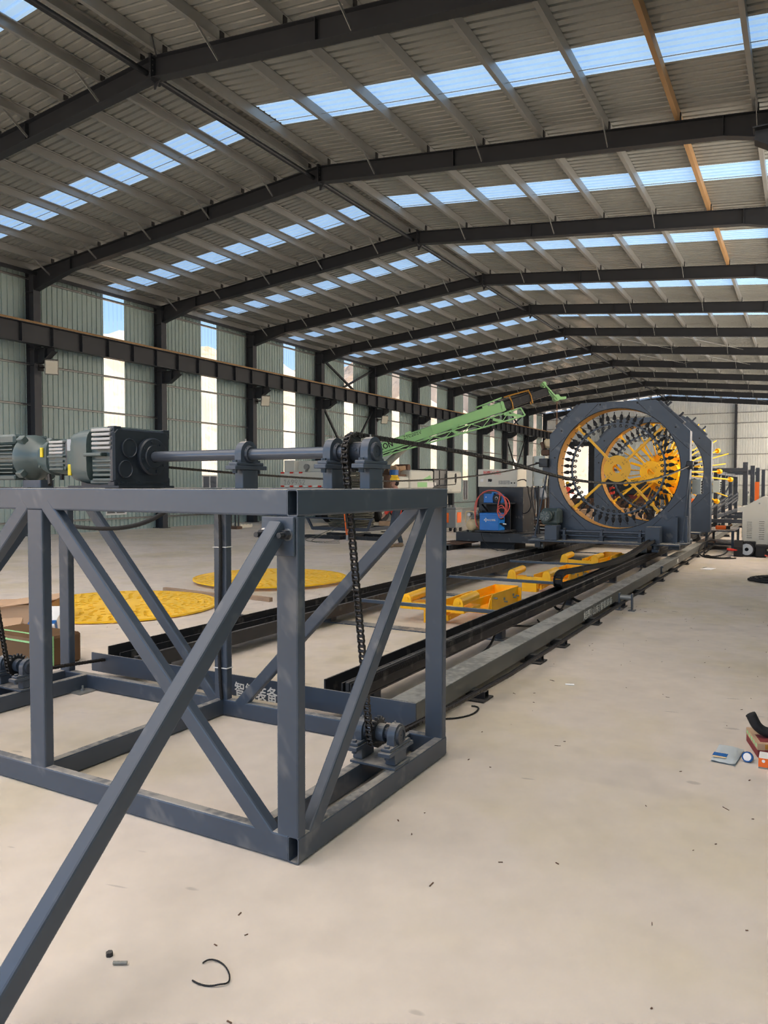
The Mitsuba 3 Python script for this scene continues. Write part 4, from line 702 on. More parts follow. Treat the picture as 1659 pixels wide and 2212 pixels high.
A = frame((0.55, -0.75, -0.35)); c = np.array([-6.78, 5.05, 0.19]); put(wb, 'body', obx(c, A, (0.20, 0.13, 0.075), 0.004), 'white'); put(wb, 'stripe', obx(c + A[0] * 0.13, A, (0.035, 0.1315, 0.0765)), 'blue_dark', label='blue printed stripe')
solo('carton', obx((-7.0, 4.72, 0.10), frame((0.7, -0.6, -0.12)), (0.22, 0.16, 0.10), 0.004), 'cardboard', 'brown carton with torn flaps under the white carton at the left edge', 'box')
dp = thing('strapped_box', 'brown box with a green strap behind the far idler sprocket at the left edge', 'box')
put(dp, 'body', bx(-6.55, -5.72, 4.16, 4.62, 0.0, 0.27, 0.02), 'brown_box'); put(dp, 'strap', J(bx(-6.55, -5.716, 4.30, 4.325, 0.268, 0.274), bx(-5.722, -5.716, 4.30, 4.325, 0, 0.27), bx(-6.551, -5.719, 4.155, 4.16, 0.235, 0.25)), 'crane_green', label='green packing strap')
# ---------------------------------------------------------------- right foreground litter
rbx = thing('product_box', 'flat brown and maroon carton at the right edge, with a black elbow on top', 'box')
A = np.array([(0.968, 0.252, 0), (-0.252, 0.968, 0), (0, 0, 1.0)]); o = np.array([-0.214, 4.908, 0])
place_ = lambda u, v, z: o + A[0] * u + A[1] * v + (0, 0, z)
put(rbx, 'carton', obx(place_(0.2, 0.155, 0.0435), A, (0.2, 0.155, 0.0425), 0.002), 'maroon'); put(rbx, 'top', obx(place_(0.2, 0.155, 0.066), A, (0.2012, 0.1562, 0.0205), 0.002), 'cardboard')
[put(rbx, 'green_print', obx(place_(-0.0016, 0.03 + 0.06 * k, 0.068), A, (0.0006, 0.018, 0.010)), 'crane_green') for k in range(5)]; put(rbx, 'print', J(obx(place_(0.11, 0.10, 0.0868), A, (0.09, 0.07, 0.0005)), obx(place_(0.09, -0.0016, 0.03), A, (0.05, 0.0006, 0.02))), 'maroon', label='maroon printed panel')
put(rbx, 'window', obx(place_(0.10, -0.0016, 0.068), A, (0.06, 0.0007, 0.014)), 'ochre', label='ochre printed panel')
solo('rubber_elbow', pipe(spline([(-0.262, 5.03, 0.222), (-0.25, 5.03, 0.20), (-0.225, 5.03, 0.155), (-0.185, 5.04, 0.125), (-0.13, 5.05, 0.118), (-0.05, 5.06, 0.125), (0.02, 5.06, 0.16)], 30), 0.030, 12), 'rubber', 'curved black rubber piece lying on the maroon carton', 'rubber part', smooth=True)
ob = thing('orange_box', 'small box, white on top and orange in front, at the right edge', 'box')
put(ob, 'body', obx((-0.10, 4.79, 0.031), np.eye(3), (0.10, 0.06, 0.029), 0.002), 'white'); put(ob, 'front_print', bx(-0.201, 0.0, 4.727, 4.73, 0.010, 0.060), 'orange', label='orange printed front'); put(ob, 'base', bx(-0.2005, 0.0005, 4.728, 4.851, 0.001, 0.012), 'galv_dark')
put(ob, 'logo', J(xz(Point(-0.175, 0.045).buffer(0.009, 6), 4.7255, 4.727), bx(-0.15, -0.135, 4.7255, 4.727, 0.018, 0.026)), 'white', label='white round logo')
tp = thing('tape_roll', 'small blue rimmed roll standing between the grey bag and the orange box', 'roll')
d = np.array([-0.25, -0.9, 0.32]); d /= np.linalg.norm(d); c = np.array([-0.262, 4.80, 0.031]); put(tp, 'rim', lathe([(0.0, 0.022), (0.006, 0.029), (-0.012, 0.031), (-0.02, 0.026)], c, d, 24), 'blue_dark', 30); put(tp, 'face', cyl(c - d * 0.01, c + d * 0.004, 0.0225, 20), 'white'); put(tp, 'barrel', cyl(c - d * 0.06, c - d * 0.018, 0.018, 16), 'alu', 40)
bgm = grid(np.linspace(-1, 1, 14), np.linspace(-1, 1, 14), lambda X, Y: 0 * X)
q = [np.array(p) for p in ((-0.448, 4.705), (-0.318, 4.690), (-0.288, 4.985), (-0.43, 5.015))]; V = []
for x, y, _ in bgm.vertices:
    a, b = (x + 1) / 2, (y + 1) / 2; p = (q[0] * (1 - a) + q[1] * a) * (1 - b) + (q[3] * (1 - a) + q[2] * a) * b
    V.append((p[0], p[1], 0.006 + 0.022 * (1 - x ** 4) * (1 - y ** 4) + 0.010 * meshkit.fbm(np.array([x * 2, y * 2, 0.0]), 3, 4)))
V = np.array(V); bgt = thing('plastic_bag', 'crumpled grey plastic bag with a blue and orange label on the floor at right', 'bag')
put(bgt, 'sheet', J(tm(V, bgm.faces), tm(V * (1, 1, 0) + (0, 0, 0.002), bgm.faces)), 'bag', True)
lab_z = lambda x, y: 0.0325
put(bgt, 'label', obx((-0.402, 4.768, 0.031), frame((0.98, -0.1, 0.02)), (0.038, 0.026, 0.0012)), 'blue_dark', label='blue printed label'); put(bgt, 'label', obx((-0.404, 4.735, 0.028), frame((0.98, -0.1, 0.02)), (0.036, 0.012, 0.0012)), 'cream', label='orange printed strip')
solo('wire_offcut', pipe(spline([(-1.727, 1.861, .004), (-1.716, 1.885, .006), (-1.68, 1.893, .004), (-1.635, 1.876, .004), (-1.603, 1.851, .004), (-1.588, 1.818, .006), (-1.596, 1.806, .008), (-1.625, 1.787, .004), (-1.66, 1.776, .004), (-1.695, 1.778, .004)], 50), 0.0026, 6), 'black', 'thin black wire bent into an open hook on the floor in front', 'wire', smooth=True)
solo('steel_stub', cyl((-1.985, 1.712, 0.007), (-1.945, 1.735, 0.007), 0.006, 10), 'galv_dark', 'tiny grey steel stub on the floor in front, beside a dark nut', 'offcut')
solo('loose_nut', cyl((-2.035, 1.74, 0), (-2.035, 1.74, 0.014), 0.012, 6), 'black_steel', 'tiny dark nut on the floor in front, beside the steel stub', 'nut')
pp = thing('paper_tag', 'white paper tag lying on the floor right of the grey girder', 'paper'); put(pp, 'sheet', obx((-1.60, 15.72, 0.004), frame((0.98, -0.2, 0)), (0.10, 0.17, 0.002)), 'paper'); put(pp, 'corner', obx((-1.68, 15.83, 0.012), frame((0.98, -0.2, 0.2)), (0.03, 0.05, 0.003)), 'galv_dark')
solo('paper_scrap', obx((-1.62, 5.98, 0.004), frame((0.9, 0.3, 0)), (0.035, 0.02, 0.002)), 'paper', 'small white paper scrap on the floor right of the girder, nearer the frame', 'paper')
lit = []
for k in range(150):
    y = rng.uniform(1.2, 12) ** 1.0; x = rng.uniform(-2.0, -0.15) if k % 3 else rng.uniform(-8.5, -5.6)
    if k % 3 == 0: y = rng.uniform(5, 15)
    a = rng.uniform(0, PI); l = rng.uniform(0.003, 0.010) + (k % 7 == 0) * 0.012; lit.append(obx((x, y, 0.002), frame((math.cos(a), math.sin(a), 0)), (l, rng.uniform(0.001, 0.003), 0.0012)))
labels[solo('floor_litter', J(lit), 'rust_dark', 'small dark chips and wire bits scattered over the concrete floor', 'litter')]['kind'] = 'stuff'
# cable coil at the right edge
def coil(name, c, r, n, t, m, lab, jit=0.02, h=0.0):
    T_ = thing(name, lab, 'cable coil' if 'cable' in name else 'coil'); g = np.random.default_rng(3)
    for k in range(n):
        rr_ = r * (0.45 + 0.55 * (k + 0.5) / n) if h == 0 else r * (1 + g.uniform(-jit, jit)); z = c[2] + t + (h * k / n if h else (k % 2) * t * 1.2); a = np.arange(40) * 2 * PI / 40
        put(T_, 'turn', pipe(np.c_[c[0] + rr_ * np.cos(a) + g.uniform(-jit, jit), c[1] + rr_ * np.sin(a) + g.uniform(-jit, jit), z + 0 * a + 0.4 * t * np.sin(a * 2 + k)], t, 7, True), m, True)
    return T_
coil('cable_coil', (-0.42, 14.2, 0.0), 0.40, 7, 0.02, 'rubber', 'flat coil of black cable on the floor at the right edge')
# ================================================================ CONSOLE, WELDING SET AND COMPRESSOR
cf = thing('console_platform', 'black steel side platform joined to the carriage, carrying the control console', 'platform')
put(cf, 'deck', bx(-7.78, -5.12, 17.75, 19.3, 0.19, 0.42, 0.004), 'black_steel'); put(cf, 'leg', bx(-7.23, -6.32, 18.05, 18.9, 0.0, 0.19), 'black'); put(cf, 'tie', bx(-5.8, -5.11, 16.9, 17.75, 0.30, 0.42), 'black_steel')
cs = thing('control_console', 'tall control console, black below and cream above with faded red characters', 'console')
put(cs, 'lower_cabinet', bx(-7.38, -6.19, 18.3, 19.2, 0.422, 1.56, 0.006), 'black_steel'); up = put(cs, 'upper_cabinet', bx(-7.40, -6.34, 18.28, 19.0, 1.565, 2.02, 0.006), 'beige', label='cream upper cabinet')
put(up, 'lettering', stand(glyphs('旭辉(山东)', 0.10), (-7.26, 18.2785, 1.88), (1, 0, 0), (0, 0, 1)), 'red', label='faded red characters'); put(up, 'vent_slots', J([bx(-6.83 + k * 0.028, -6.817 + k * 0.028, 18.275, 18.281, 1.63, 1.73) for k in range(11)]), 'galv_dark')
put(up, 'meter', bx(-7.33, -7.25, 18.272, 18.28, 1.70, 1.77), 'white'); put(up, 'meter', bx(-7.12, -7.02, 18.272, 18.28, 1.70, 1.77), 'black'); put(up, 'button', J([cyl((x, 18.28, 1.665), (x, 18.262, 1.665), 0.018, 10) for x in (-6.49, -6.41)]), 'black')
wc = thing('welder_cart', 'black two shelf cart in front of the console', 'cart')
put(wc, 'shelf', bx(-7.13, -6.36, 17.45, 18.26, 0.455, 0.492, 0.004), 'black_steel'); put(wc, 'shelf', bx(-7.13, -6.36, 17.6, 18.26, 1.135, 1.17, 0.004), 'black_steel'); put(wc, 'back', bx(-7.06, -6.42, 18.0, 18.05, 0.492, 1.135), 'black'); put(wc, 'upright', J(bar((-7.05, 17.7, 1.13), (-7.0, 17.95, 0.95), 0.03, 0.03)), 'black')
ww = thing('welding_machine', 'bright blue welding machine with white logo on the lower cart shelf', 'welder')
put(ww, 'case', bx(-7.04, -6.54, 17.5, 17.95, 0.492, 0.915, 0.012), 'blue'); put(ww, 'lid', bx(-7.045, -6.535, 17.495, 17.955, 0.86, 0.922, 0.01), 'blue'); put(ww, 'lettering', stand(glyphs('华远焊机', 0.052), (-6.83, 17.4985, 0.725), (1, 0, 0), (0, 0, 1)), 'white', label='white characters')
put(ww, 'logo', J(xz(Polygon([(-6.87, 0.69), (-6.835, 0.75), (-6.87, 0.81), (-6.905, 0.75)], [[(-6.87, 0.72), (-6.853, 0.75), (-6.87, 0.78), (-6.887, 0.75)]]), 17.497, 17.4985), bx(-6.925, -6.90, 17.497, 17.4985, 0.742, 0.758), bx(-6.84, -6.815, 17.497, 17.4985, 0.742, 0.758)), 'white', label='white diamond shaped logo')
put(ww, 'socket', J([cyl((-6.54, y, z), (-6.46, y, z), 0.022, 10) for y, z in ((17.6, 0.66), (17.75, 0.62), (17.65, 0.78))]), 'black'); put(ww, 'plug', cyl((-6.46, 17.6, 0.66), (-6.38, 17.6, 0.655), 0.017, 10), 'white')
wf = thing('wire_feeder', 'blue wire feeder with black spool on the upper cart shelf', 'wire feeder')
put(wf, 'case', bx(-7.0, -6.75, 17.66, 17.9, 1.17, 1.40, 0.01), 'blue'); put(wf, 'arch', bx(-6.78, -6.745, 17.64, 17.92, 1.17, 1.44, 0.006), 'blue'); put(wf, 'cover', J(bx(-6.76, -6.55, 17.72, 17.92, 1.17, 1.37, 0.01), bar((-6.77, 17.8, 1.43), (-6.54, 17.8, 1.36), 0.2, 0.02)), 'blue_dark')
put(wf, 'spool', J(cyl((-6.65, 17.74, 1.285), (-6.65, 17.64, 1.285), 0.10, 26), cyl((-6.65, 17.64, 1.285), (-6.65, 17.625, 1.285), 0.03, 12)), 'black', 40); put(wf, 'spool_hub', cyl((-6.65, 17.64, 1.29), (-6.65, 17.634, 1.29), 0.038, 14), 'bright_steel')
put(wf, 'logo', xz(Polygon([(-6.95, 1.30), (-6.93, 1.33), (-6.91, 1.30)]), 17.658, 17.66), 'white', label='small white logo')
def wavy(pts, n=70): return spline(pts, n)
h1 = [(-7.12, 17.5, 0.62), (-7.17, 17.5, 1.0), (-7.10, 17.55, 1.30), (-6.90, 17.6, 1.455), (-6.70, 17.6, 1.475), (-6.50, 17.55, 1.40), (-6.38, 17.5, 1.22), (-6.36, 17.48, 1.0), (-6.44, 17.46, 0.86), (-6.53, 17.46, 0.90), (-6.54, 17.46, 1.06), (-6.47, 17.46, 1.12), (-6.37, 17.46, 1.04), (-6.37, 17.46, 0.92)]
h2 = [(-6.62, 17.62, 1.40), (-6.50, 17.56, 1.36), (-6.30, 17.52, 1.24), (-6.27, 17.5, 1.05), (-6.36, 17.48, 0.90), (-6.47, 17.47, 0.80), (-6.54, 17.47, 0.88), (-6.50, 17.47, 1.05), (-6.40, 17.47, 1.05), (-6.34, 17.47, 0.9)]
h3 = [(-6.56, 17.6, 1.40), (-6.56, 17.52, 1.15), (-6.52, 17.5, 0.95), (-6.40, 17.5, 0.88), (-6.33, 17.5, 1.0), (-6.40, 17.52, 1.3), (-6.55, 17.56, 1.43), (-6.8, 17.58, 1.485), (-7.05, 17.55, 1.36), (-7.14, 17.53, 1.05), (-7.15, 17.52, 0.75), (-7.08, 17.5, 0.56)]
hs = thing('gas_hose', 'tangled red hose hanging in loops over the blue wire feeder', 'hose')
for h in (h1, h2, h3): put(hs, 'strand', pipe(wavy(h), 0.012, 7), 'hose_red', True)
for k, (lab, pts) in enumerate((('thin black cable from the blue welder down across the platform edge to the right', [(-6.50, 17.6, 0.64), (-6.35, 17.5, 0.56), (-6.15, 17.55, 0.46), (-5.8, 17.8, 0.432), (-5.5, 17.85, 0.44), (-5.3, 17.8, 0.5), (-5.1, 17.9, 0.44)]), ('thin grey cable looping below the console platform to the floor', [(-6.98, 17.46, 0.47), (-6.94, 17.44, 0.32), (-6.8, 17.5, 0.1), (-6.6, 17.55, 0.012), (-6.35, 17.6, 0.03), (-6.18, 17.72, 0.2)]), ('black cable bundle hanging beside the console down to the platform', [(-6.30, 18.2, 1.72), (-6.05, 18.15, 1.70), (-5.98, 18.1, 1.4), (-5.93, 18.1, 1.05), (-6.02, 18.1, 0.93), (-6.15, 18.15, 0.92)]), ('black cable falling from the tilted bracket beside the console', [(-5.85, 18.1, 1.70), (-5.9, 18.1, 1.3), (-5.78, 18.0, 0.8), (-5.7, 17.9, 0.45), (-5.4, 17.9, 0.432)]))):
    solo('machine_cable', pipe(wavy(pts, 40), 0.009 + 0.004 * (k > 1), 6), 'rubber', lab, 'cable', smooth=True)
ac = thing('air_compressor', 'cream air compressor with round tank and carrying handle left of the welder', 'air compressor')
put(ac, 'tank', lathe([(0, 0.0), (0.01, 0.06), (0.035, 0.11), (0.075, 0.145), (0.10, 0.15), (0.50, 0.15), (0.54, 0.11), (0.56, 0)], (-7.41, 17.80, 0.598), (0, 1, 0), 30), 'cream', 40)
put(ac, 'handle', J(pipe(spline([(-7.56, 17.84, 0.66), (-7.565, 17.84, 0.85), (-7.54, 17.84, 0.93), (-7.45, 17.84, 0.945), (-7.34, 17.84, 0.93), (-7.305, 17.84, 0.85), (-7.305, 17.84, 0.70)], 30), 0.016, 8), cyl((-7.42, 17.84, 0.72), (-7.42, 17.84, 0.80), 0.012, 8)), 'cream', 40)
put(ac, 'pump', J(bx(-7.50, -7.28, 17.95, 18.2, 0.74, 0.86, 0.02), cyl((-7.36, 17.92, 0.84), (-7.22, 17.92, 0.90), 0.06, 16), bx(-7.52, -7.25, 18.0, 18.2, 0.86, 0.97, 0.02)), 'galv_dark'); put(ac, 'head', bx(-7.40, -7.24, 17.92, 18.05, 0.86, 0.96, 0.02), 'beige'); put(ac, 'gauge', cyl((-7.46, 17.86, 0.86), (-7.46, 17.82, 0.86), 0.04, 16), 'white'); put(ac, 'foot', J([bx(x - 0.02, x + 0.02, y - 0.02, y + 0.02, 0.42, 0.47) for x in (-7.52, -7.30) for y in (17.9, 18.25)]), 'rubber')
# ---- things left of the ring
eb = thing('electrical_box', 'tall narrow electrical box, cream and grey, hung left of the nearer ring', 'electrical box')
put(eb, 'door', bx(-5.44, -5.30, 16.30, 16.36, 1.585, 2.27, 0.004), 'beige'); put(eb, 'case', bx(-5.30, -5.04, 16.36, 16.62, 1.59, 2.26, 0.004), 'box_grey'); put(eb, 'wires', pipe(wavy([(-5.05, 16.4, 2.2), (-4.98, 16.3, 2.1), (-5.06, 16.3, 2.0), (-4.97, 16.3, 1.9), (-5.05, 16.3, 1.75), (-5.0, 16.3, 1.62)], 40), 0.018, 6), 'beige', True, label='loose pale wires'); put(eb, 'bracket', bx(-5.04, -4.83, 16.2, 16.3, 1.9, 2.05), 'navy')
fl = thing('hanging_tool', 'brown and cream tool head fixed high on the left edge of the nearer ring', 'tool'); put(fl, 'body', bx(-5.02, -4.84, 16.2, 16.35, 2.43, 2.62, 0.03), 'cream'); put(fl, 'grip', J(cyl((-5.0, 16.15, 2.4), (-5.05, 16.15, 2.55), 0.04, 10), bx(-5.02, -4.83, 16.0, 16.2, 2.26, 2.38, 0.02)), 'rust_dark')
bk = thing('tilted_bracket', 'dark blue tilted bracket with grey box right of the console top', 'bracket'); put(bk, 'plate', bar((-6.05, 18.2, 2.02), (-5.72, 18.2, 2.13), 0.2, 0.12, ch=0.02), 'navy'); put(bk, 'box', bx(-5.98, -5.80, 18.1, 18.3, 1.86, 1.98), 'galv'); put(bk, 'pole', cyl((-5.78, 18.25, 0.42), (-5.78, 18.25, 2.05), 0.03, 10), 'steel_dark')
for x0, x1, lab in ((-5.05, -5.0, 'thin dark slanting pole left of the nearer ring, leaning left'), (-5.5, -5.3, 'thin black slanting rod between console and ring, second from the ring')): solo('support_pole', cyl((x0, 16.6 if x0 > -5.2 else 17.5, 0.46), (x1, 16.5, 1.75), 0.013, 8), 'steel_dark', lab, 'pole')
hp = thing('plastic_hopper', 'pale blue grey tapered hopper on thin legs behind the electrical box', 'hopper'); put(hp, 'shell', lathe([(0, 0.30), (0.1, 0.33), (0.45, 0.25), (0.48, 0.26)], (-9.5, 30, 1.05), (0, 0, 1), 24), 'shaft_steel', 30)
for a in (0.5, 2.6, 4.7): put(hp, 'leg', cyl((-9.5 + 0.28 * math.cos(a), 30 + 0.28 * math.sin(a), 0), (-9.5 + 0.28 * math.cos(a), 30 + 0.28 * math.sin(a), 1.1), 0.03, 8), 'galv')
# board pile behind the console
for k in range(7):
    solo('board', bx(-8.0 + 0.06 * (k % 3), -6.0 + 0.05 * (k % 2), 23.2 + 0.05 * k, 24.3, 0.02 + 0.10 * k, 0.075 + 0.10 * k, 0.004), ('timber', 'rust_dark', 'galv')[k % 3], 'board in the layered pile seen between console and ring, number %d up by its height' % (k + 1) if False else ('bottom', 'second lowest', 'third lowest', 'middle', 'third highest', 'second highest', 'topmost')[k] + ' board of the layered pile between console and ring', 'board', 'boards piled behind the console')
solo('white_sheet', tm(np.c_[grid(np.linspace(-7.2, -5.7, 12), np.linspace(22.0, 22.9, 8), lambda X, Y: 0.004 + 0.12 * np.sin(X * 4) ** 2 * np.sin(Y * 5) ** 2).vertices], grid(np.linspace(-7.2, -5.7, 12), np.linspace(22.0, 22.9, 8), lambda X, Y: 0 * X).faces), 'white', 'crumpled white sheet on the floor behind the carriage, left of the ring', 'sheet')
# hollow section support under the platform
hsn = thing('hollow_section', 'short black square tube lying on the floor at the near end of the console platform', 'steel tube'); put(hsn, 'tube', rtube((-7.68, 16.95, 0.065), (-7.68, 18.4, 0.065), 0.13, 0.13, t=0.012), 'black_steel'); put(hsn, 'plates', J(bx(-7.85, -7.45, 17.2, 18.6, 0.132, 0.15), bx(-8.0, -7.3, 17.6, 18.1, 0.15, 0.175)), 'rust_dark')
solo('red_lamp', J(cyl((-5.45, 16.9, 0.05), (-5.45, 16.9, 0.14), 0.05, 14), cyl((-5.45, 16.9, 0.0), (-5.45, 16.9, 0.05), 0.03, 10)), 'red', 'small red lamp beside the left rail under the carriage edge', 'lamp')
# ================================================================ RIGHT OF THE RINGS
tbl = thing('work_table', 'low dark steel work table right of the farther ring', 'table')
put(tbl, 'top', bx(-2.17, -1.50, 20.5, 22.3, 0.462, 0.49, 0.003), 'navy')
for x, y in ((-2.14, 20.55), (-1.54, 20.55), (-2.14, 22.25), (-1.54, 22.25)): put(tbl, 'leg', bx(x - 0.03, x + 0.03, y - 0.03, y + 0.03, 0.0, 0.462), 'navy')
put(tbl, 'shelf', bx(-2.14, -1.54, 20.6, 22.2, 0.14, 0.16), 'navy'); put(tbl, 'rail', J(bx(-2.11, -1.57, 20.53, 20.56, 0.12, 0.17)), 'black_steel')
gr = thing('angle_grinder', 'orange brown power tool lying on the low steel table', 'power tool'); put(gr, 'body', bar((-1.98, 21.0, 0.54), (-1.72, 21.05, 0.54), 0.10, 0.10, ch=0.03), 'orange'); put(gr, 'head', cyl((-1.70, 21.05, 0.50), (-1.70, 21.05, 0.58), 0.06, 14), 'steel_dark'); put(gr, 'handle', cyl((-1.68, 21.1, 0.56), (-1.6, 21.1, 0.62), 0.025, 8), 'rust')
gc = thing('grey_cabinet', 'large pale grey machine cabinet with sloping top and vent slots at the right edge', 'cabinet')
put(gc, 'body', xz([(-1.25, 0.0), (-1.25, 1.0), (-1.36, 1.02), (-1.36, 1.10), (-1.22, 1.12), (-0.83, 1.36), (-0.30, 1.36), (-0.30, 0.0)], 19.3, 21.4), 'cabinet_grey')
put(gc, 'vent', J([bx(x - 0.055, x + 0.055, 19.294, 19.301, 0.40 + k * 0.045, 0.415 + k * 0.045) for k in range(9) for x in (-1.10,)]), 'galv_dark'); put(gc, 'vent', J([bx(-0.90, -0.79, 19.294, 19.301, 0.38 + k * 0.05, 0.395 + k * 0.05) for k in range(9)]), 'galv_dark'); put(gc, 'screws', J([cyl((x, 20, z), (x, 20, z + 0.03), 0.02, 8) for x, z in ((-1.3, 1.10), (-1.05, 1.22), (-0.9, 1.31), (-0.76, 1.36))] + [cyl((-0.9, 19.3, 1.2), (-0.9, 19.29, 1.2), 0.02, 8)]), 'galv')
fd = thing('floor_feeder', 'black open reel feeder with silver wire spool on the floor before the grey cabinet', 'feeder')
put(fd, 'case', J(yz(Polygon([(18.75, 0.0), (19.12, 0.0), (19.12, 0.22), (19.02, 0.36), (18.85, 0.36), (18.75, 0.22)]), -1.38, -1.20), bx(-1.20, -0.95, 18.95, 19.15, 0.0, 0.34, 0.01)), 'black'); put(fd, 'spool', lathe([(0, 0.04), (0, 0.13), (0.06, 0.13), (0.06, 0.04)], (-1.12, 18.82, 0.17), (0, 1, 0), 24), 'bright_steel', 30); put(fd, 'rim', lathe([(0, 0.13), (0, 0.16), (0.05, 0.16), (0.05, 0.13), (0, 0.13)], (-1.12, 18.80, 0.17), (0, 1, 0), 24), 'black', 30); put(fd, 'side_unit', J(bx(-0.95, -0.72, 18.8, 19.1, 0.0, 0.28, 0.02), cyl((-0.95, 18.85, 0.24), (-0.62, 18.85, 0.24), 0.05, 14), bar((-0.8, 18.9, 0.1), (-0.35, 18.9, 0.06), 0.12, 0.10)), 'black'); put(fd, 'red_plug', cyl((-1.52, 18.75, 0.16), (-1.30, 18.78, 0.15), 0.03, 12), 'red', label='red plug')
for lab, pts, m in (('black cable looped on the floor between the work table and the reel feeder', [(-1.5, 18.75, .15), (-1.65, 18.5, .03), (-1.85, 18.3, .02), (-2.0, 18.7, .02), (-1.95, 19.4, .1), (-1.85, 19.6, .25), (-2.0, 19.2, .3), (-2.1, 18.8, .15), (-1.95, 18.2, .02), (-1.7, 18.0, .015), (-1.3, 18.2, .015)], 'rubber'), ('second black cable lying nearer on the floor below the reel feeder', [(-1.42, 18.4, .015), (-1.7, 18.15, .015), (-1.9, 18.6, .015), (-2.05, 19.3, .015), (-2.02, 19.9, .4), (-1.9, 20.2, .49)], 'rubber'), ('red cable running right from the reel feeder along the floor', [(-0.75, 18.75, .06), (-0.5, 18.5, .02), (-0.3, 18.3, .015), (0.0, 18.1, .015)], 'hose_red')):
    solo('floor_cable', pipe(wavy(pts, 60), 0.016, 7), m, lab, 'cable', smooth=True)
rk = thing('wire_rack', 'dark blue rack of posts and beams carrying curved guide tubes behind the farther ring', 'rack')
for y, hgt in ((26.0, 2.34), (29.7, 2.32), (33.0, 2.31), (37.6, 2.32)): put(rk, 'post', rtube((-1.62, y, 0), (-1.62, y, hgt), 0.12, 0.14, (1, 0, 0)), 'navy_dark')
for y in (26.0, 28.6, 31.4, 34.0):
    put(rk, 'post', rtube((-2.46, y, 0), (-2.46, y, 2.08), 0.10, 0.12, (1, 0, 0)), 'navy_dark'); put(rk, 'guide_tube', pipe(spline([(-2.55, y - 0.3, 2.0), (-2.62, y - 0.6, 1.7), (-2.85, y - 1.0, 1.2), (-3.1, y - 1.2, 0.9)], 16), 0.035, 8), 'navy_dark', True); put(rk, 'guide_tube', pipe(spline([(-2.0, y, 1.35), (-2.35, y - 0.4, 1.05), (-2.7, y - 1.0, 0.75), (-3.0, y - 1.5, 0.55)], 16), 0.045, 8), 'navy_dark', True)
for z in (2.02, 0.42, 0.62): put(rk, 'long_beam', rtube((-2.46, 25.9, z), (-2.46, 34.1, z), 0.10, 0.12), 'navy_dark')
for y in (25.9, 29.7, 33.0): put(rk, 'cross_beam', rtube((-2.55, y, 2.10), (-1.55, y, 2.10), 0.10, 0.12), 'navy_dark'); put(rk, 'cross_beam', rtube((-2.6, y, 0.50), (-1.35, y, 0.50), 0.10, 0.12), 'navy_dark')
put(rk, 'panel', bx(-1.56, -1.42, 30.0, 30.1, 1.0, 1.75), 'orange', label='orange panel'); put(rk, 'junction_box', bx(-1.95, -1.70, 28, 28.2, 0.95, 1.5), 'box_grey', label='pale grey box'); put(rk, 'top_guide', J([cyl((-2.46, y, 2.14), (-2.46, y + 0.1, 2.14), 0.05, 10) for y in (26.6, 29, 31.8)]), 'navy_dark')
ln_ = thing('wire_line', 'dark steel conveyor frame with orange trim far right behind the rack posts', 'conveyor'); put(ln_, 'frame', J([bx(-1.3, 0.2, y, y + 0.08, z, z + 0.08) for y in (36, 40) for z in (1.0, 1.45)] + [bx(x, x + 0.08, 36, 36.1, 0, 1.5) for x in (-1.3, -0.7, 0.1)]), 'steel_dark'); put(ln_, 'tube', pipe(spline([(-1.3, 35.8, 1.3), (-1.0, 35.8, 1.5), (-0.7, 35.8, 1.25), (-0.4, 35.8, 1.55), (0.1, 35.8, 1.4)], 30), 0.05, 8), 'black', True); put(ln_, 'rail', bar((-1.3, 35.9, 0.85), (0.2, 35.9, 1.05), 0.1, 0.12), 'orange', label='orange rail'); put(ln_, 'belt', J([bx(-2.3, -1.4, 38 + k, 38.2 + k, 0.3, 1.15) for k in range(3)]), 'box_grey')
gt = thing('guide_reel', 'big yellow reel with dozens of rods splaying out like spikes behind the farther ring', 'reel'); cx, cz = -3.42, 1.955
put(gt, 'drum', lathe([(0, 0.0), (0, 0.36), (0.35, 0.42), (0.36, 0.60), (0.9, 0.60), (0.92, 0.3), (1.3, 0.3), (1.3, 0)], (cx, 22.2, cz), (0, 1, 0), 40), 'yellow', 30)
put(gt, 'front_disc', xz(Point(cx, cz).buffer(0.30, 14).difference(Point(cx, cz).buffer(0.05)), 21.45, 21.48), 'yellow'); put(gt, 'axle', J(cyl((cx, 21.46, cz), (cx, 22.3, cz), 0.10, 18), bar((cx - 0.25, 21.44, cz - 0.3), (cx + 0.2, 21.44, cz + 0.22), 0.02, 0.03)), 'ochre')
for k in range(40):
    a = 2 * PI * (k + 0.3) / 40; u = np.array([math.cos(a), 0, math.sin(a)]); c = np.array([cx, 22.4, cz]); lr = 1.25 + 0.35 * ((k * 7) % 5) / 4; p, q = c + u * 0.52, c + u * lr + (0, 1.2 + 0.4 * (k % 2), 0)
    r = put(gt, 'rod', cyl(p, q, 0.017 if k % 3 else 0.024, 7), 'yellow')
    if k % 3 == 0: put(r, 'knob', lathe([(0, 0.02), (0, 0.07), (0.09, 0.07), (0.09, 0.02)], q, (q - p) / np.linalg.norm(q - p), 12), 'yellow', 30)
for k in range(12):
    a = 2 * PI * k / 12 + 0.2; u = np.array([math.cos(a), 0, math.sin(a)]); put(gt, 'arm', bar((cx, 22.3, cz) + u * 0.3, (cx, 22.1, cz) + u * 0.95, 0.05, 0.05, (0, 1, 0)), 'yellow')
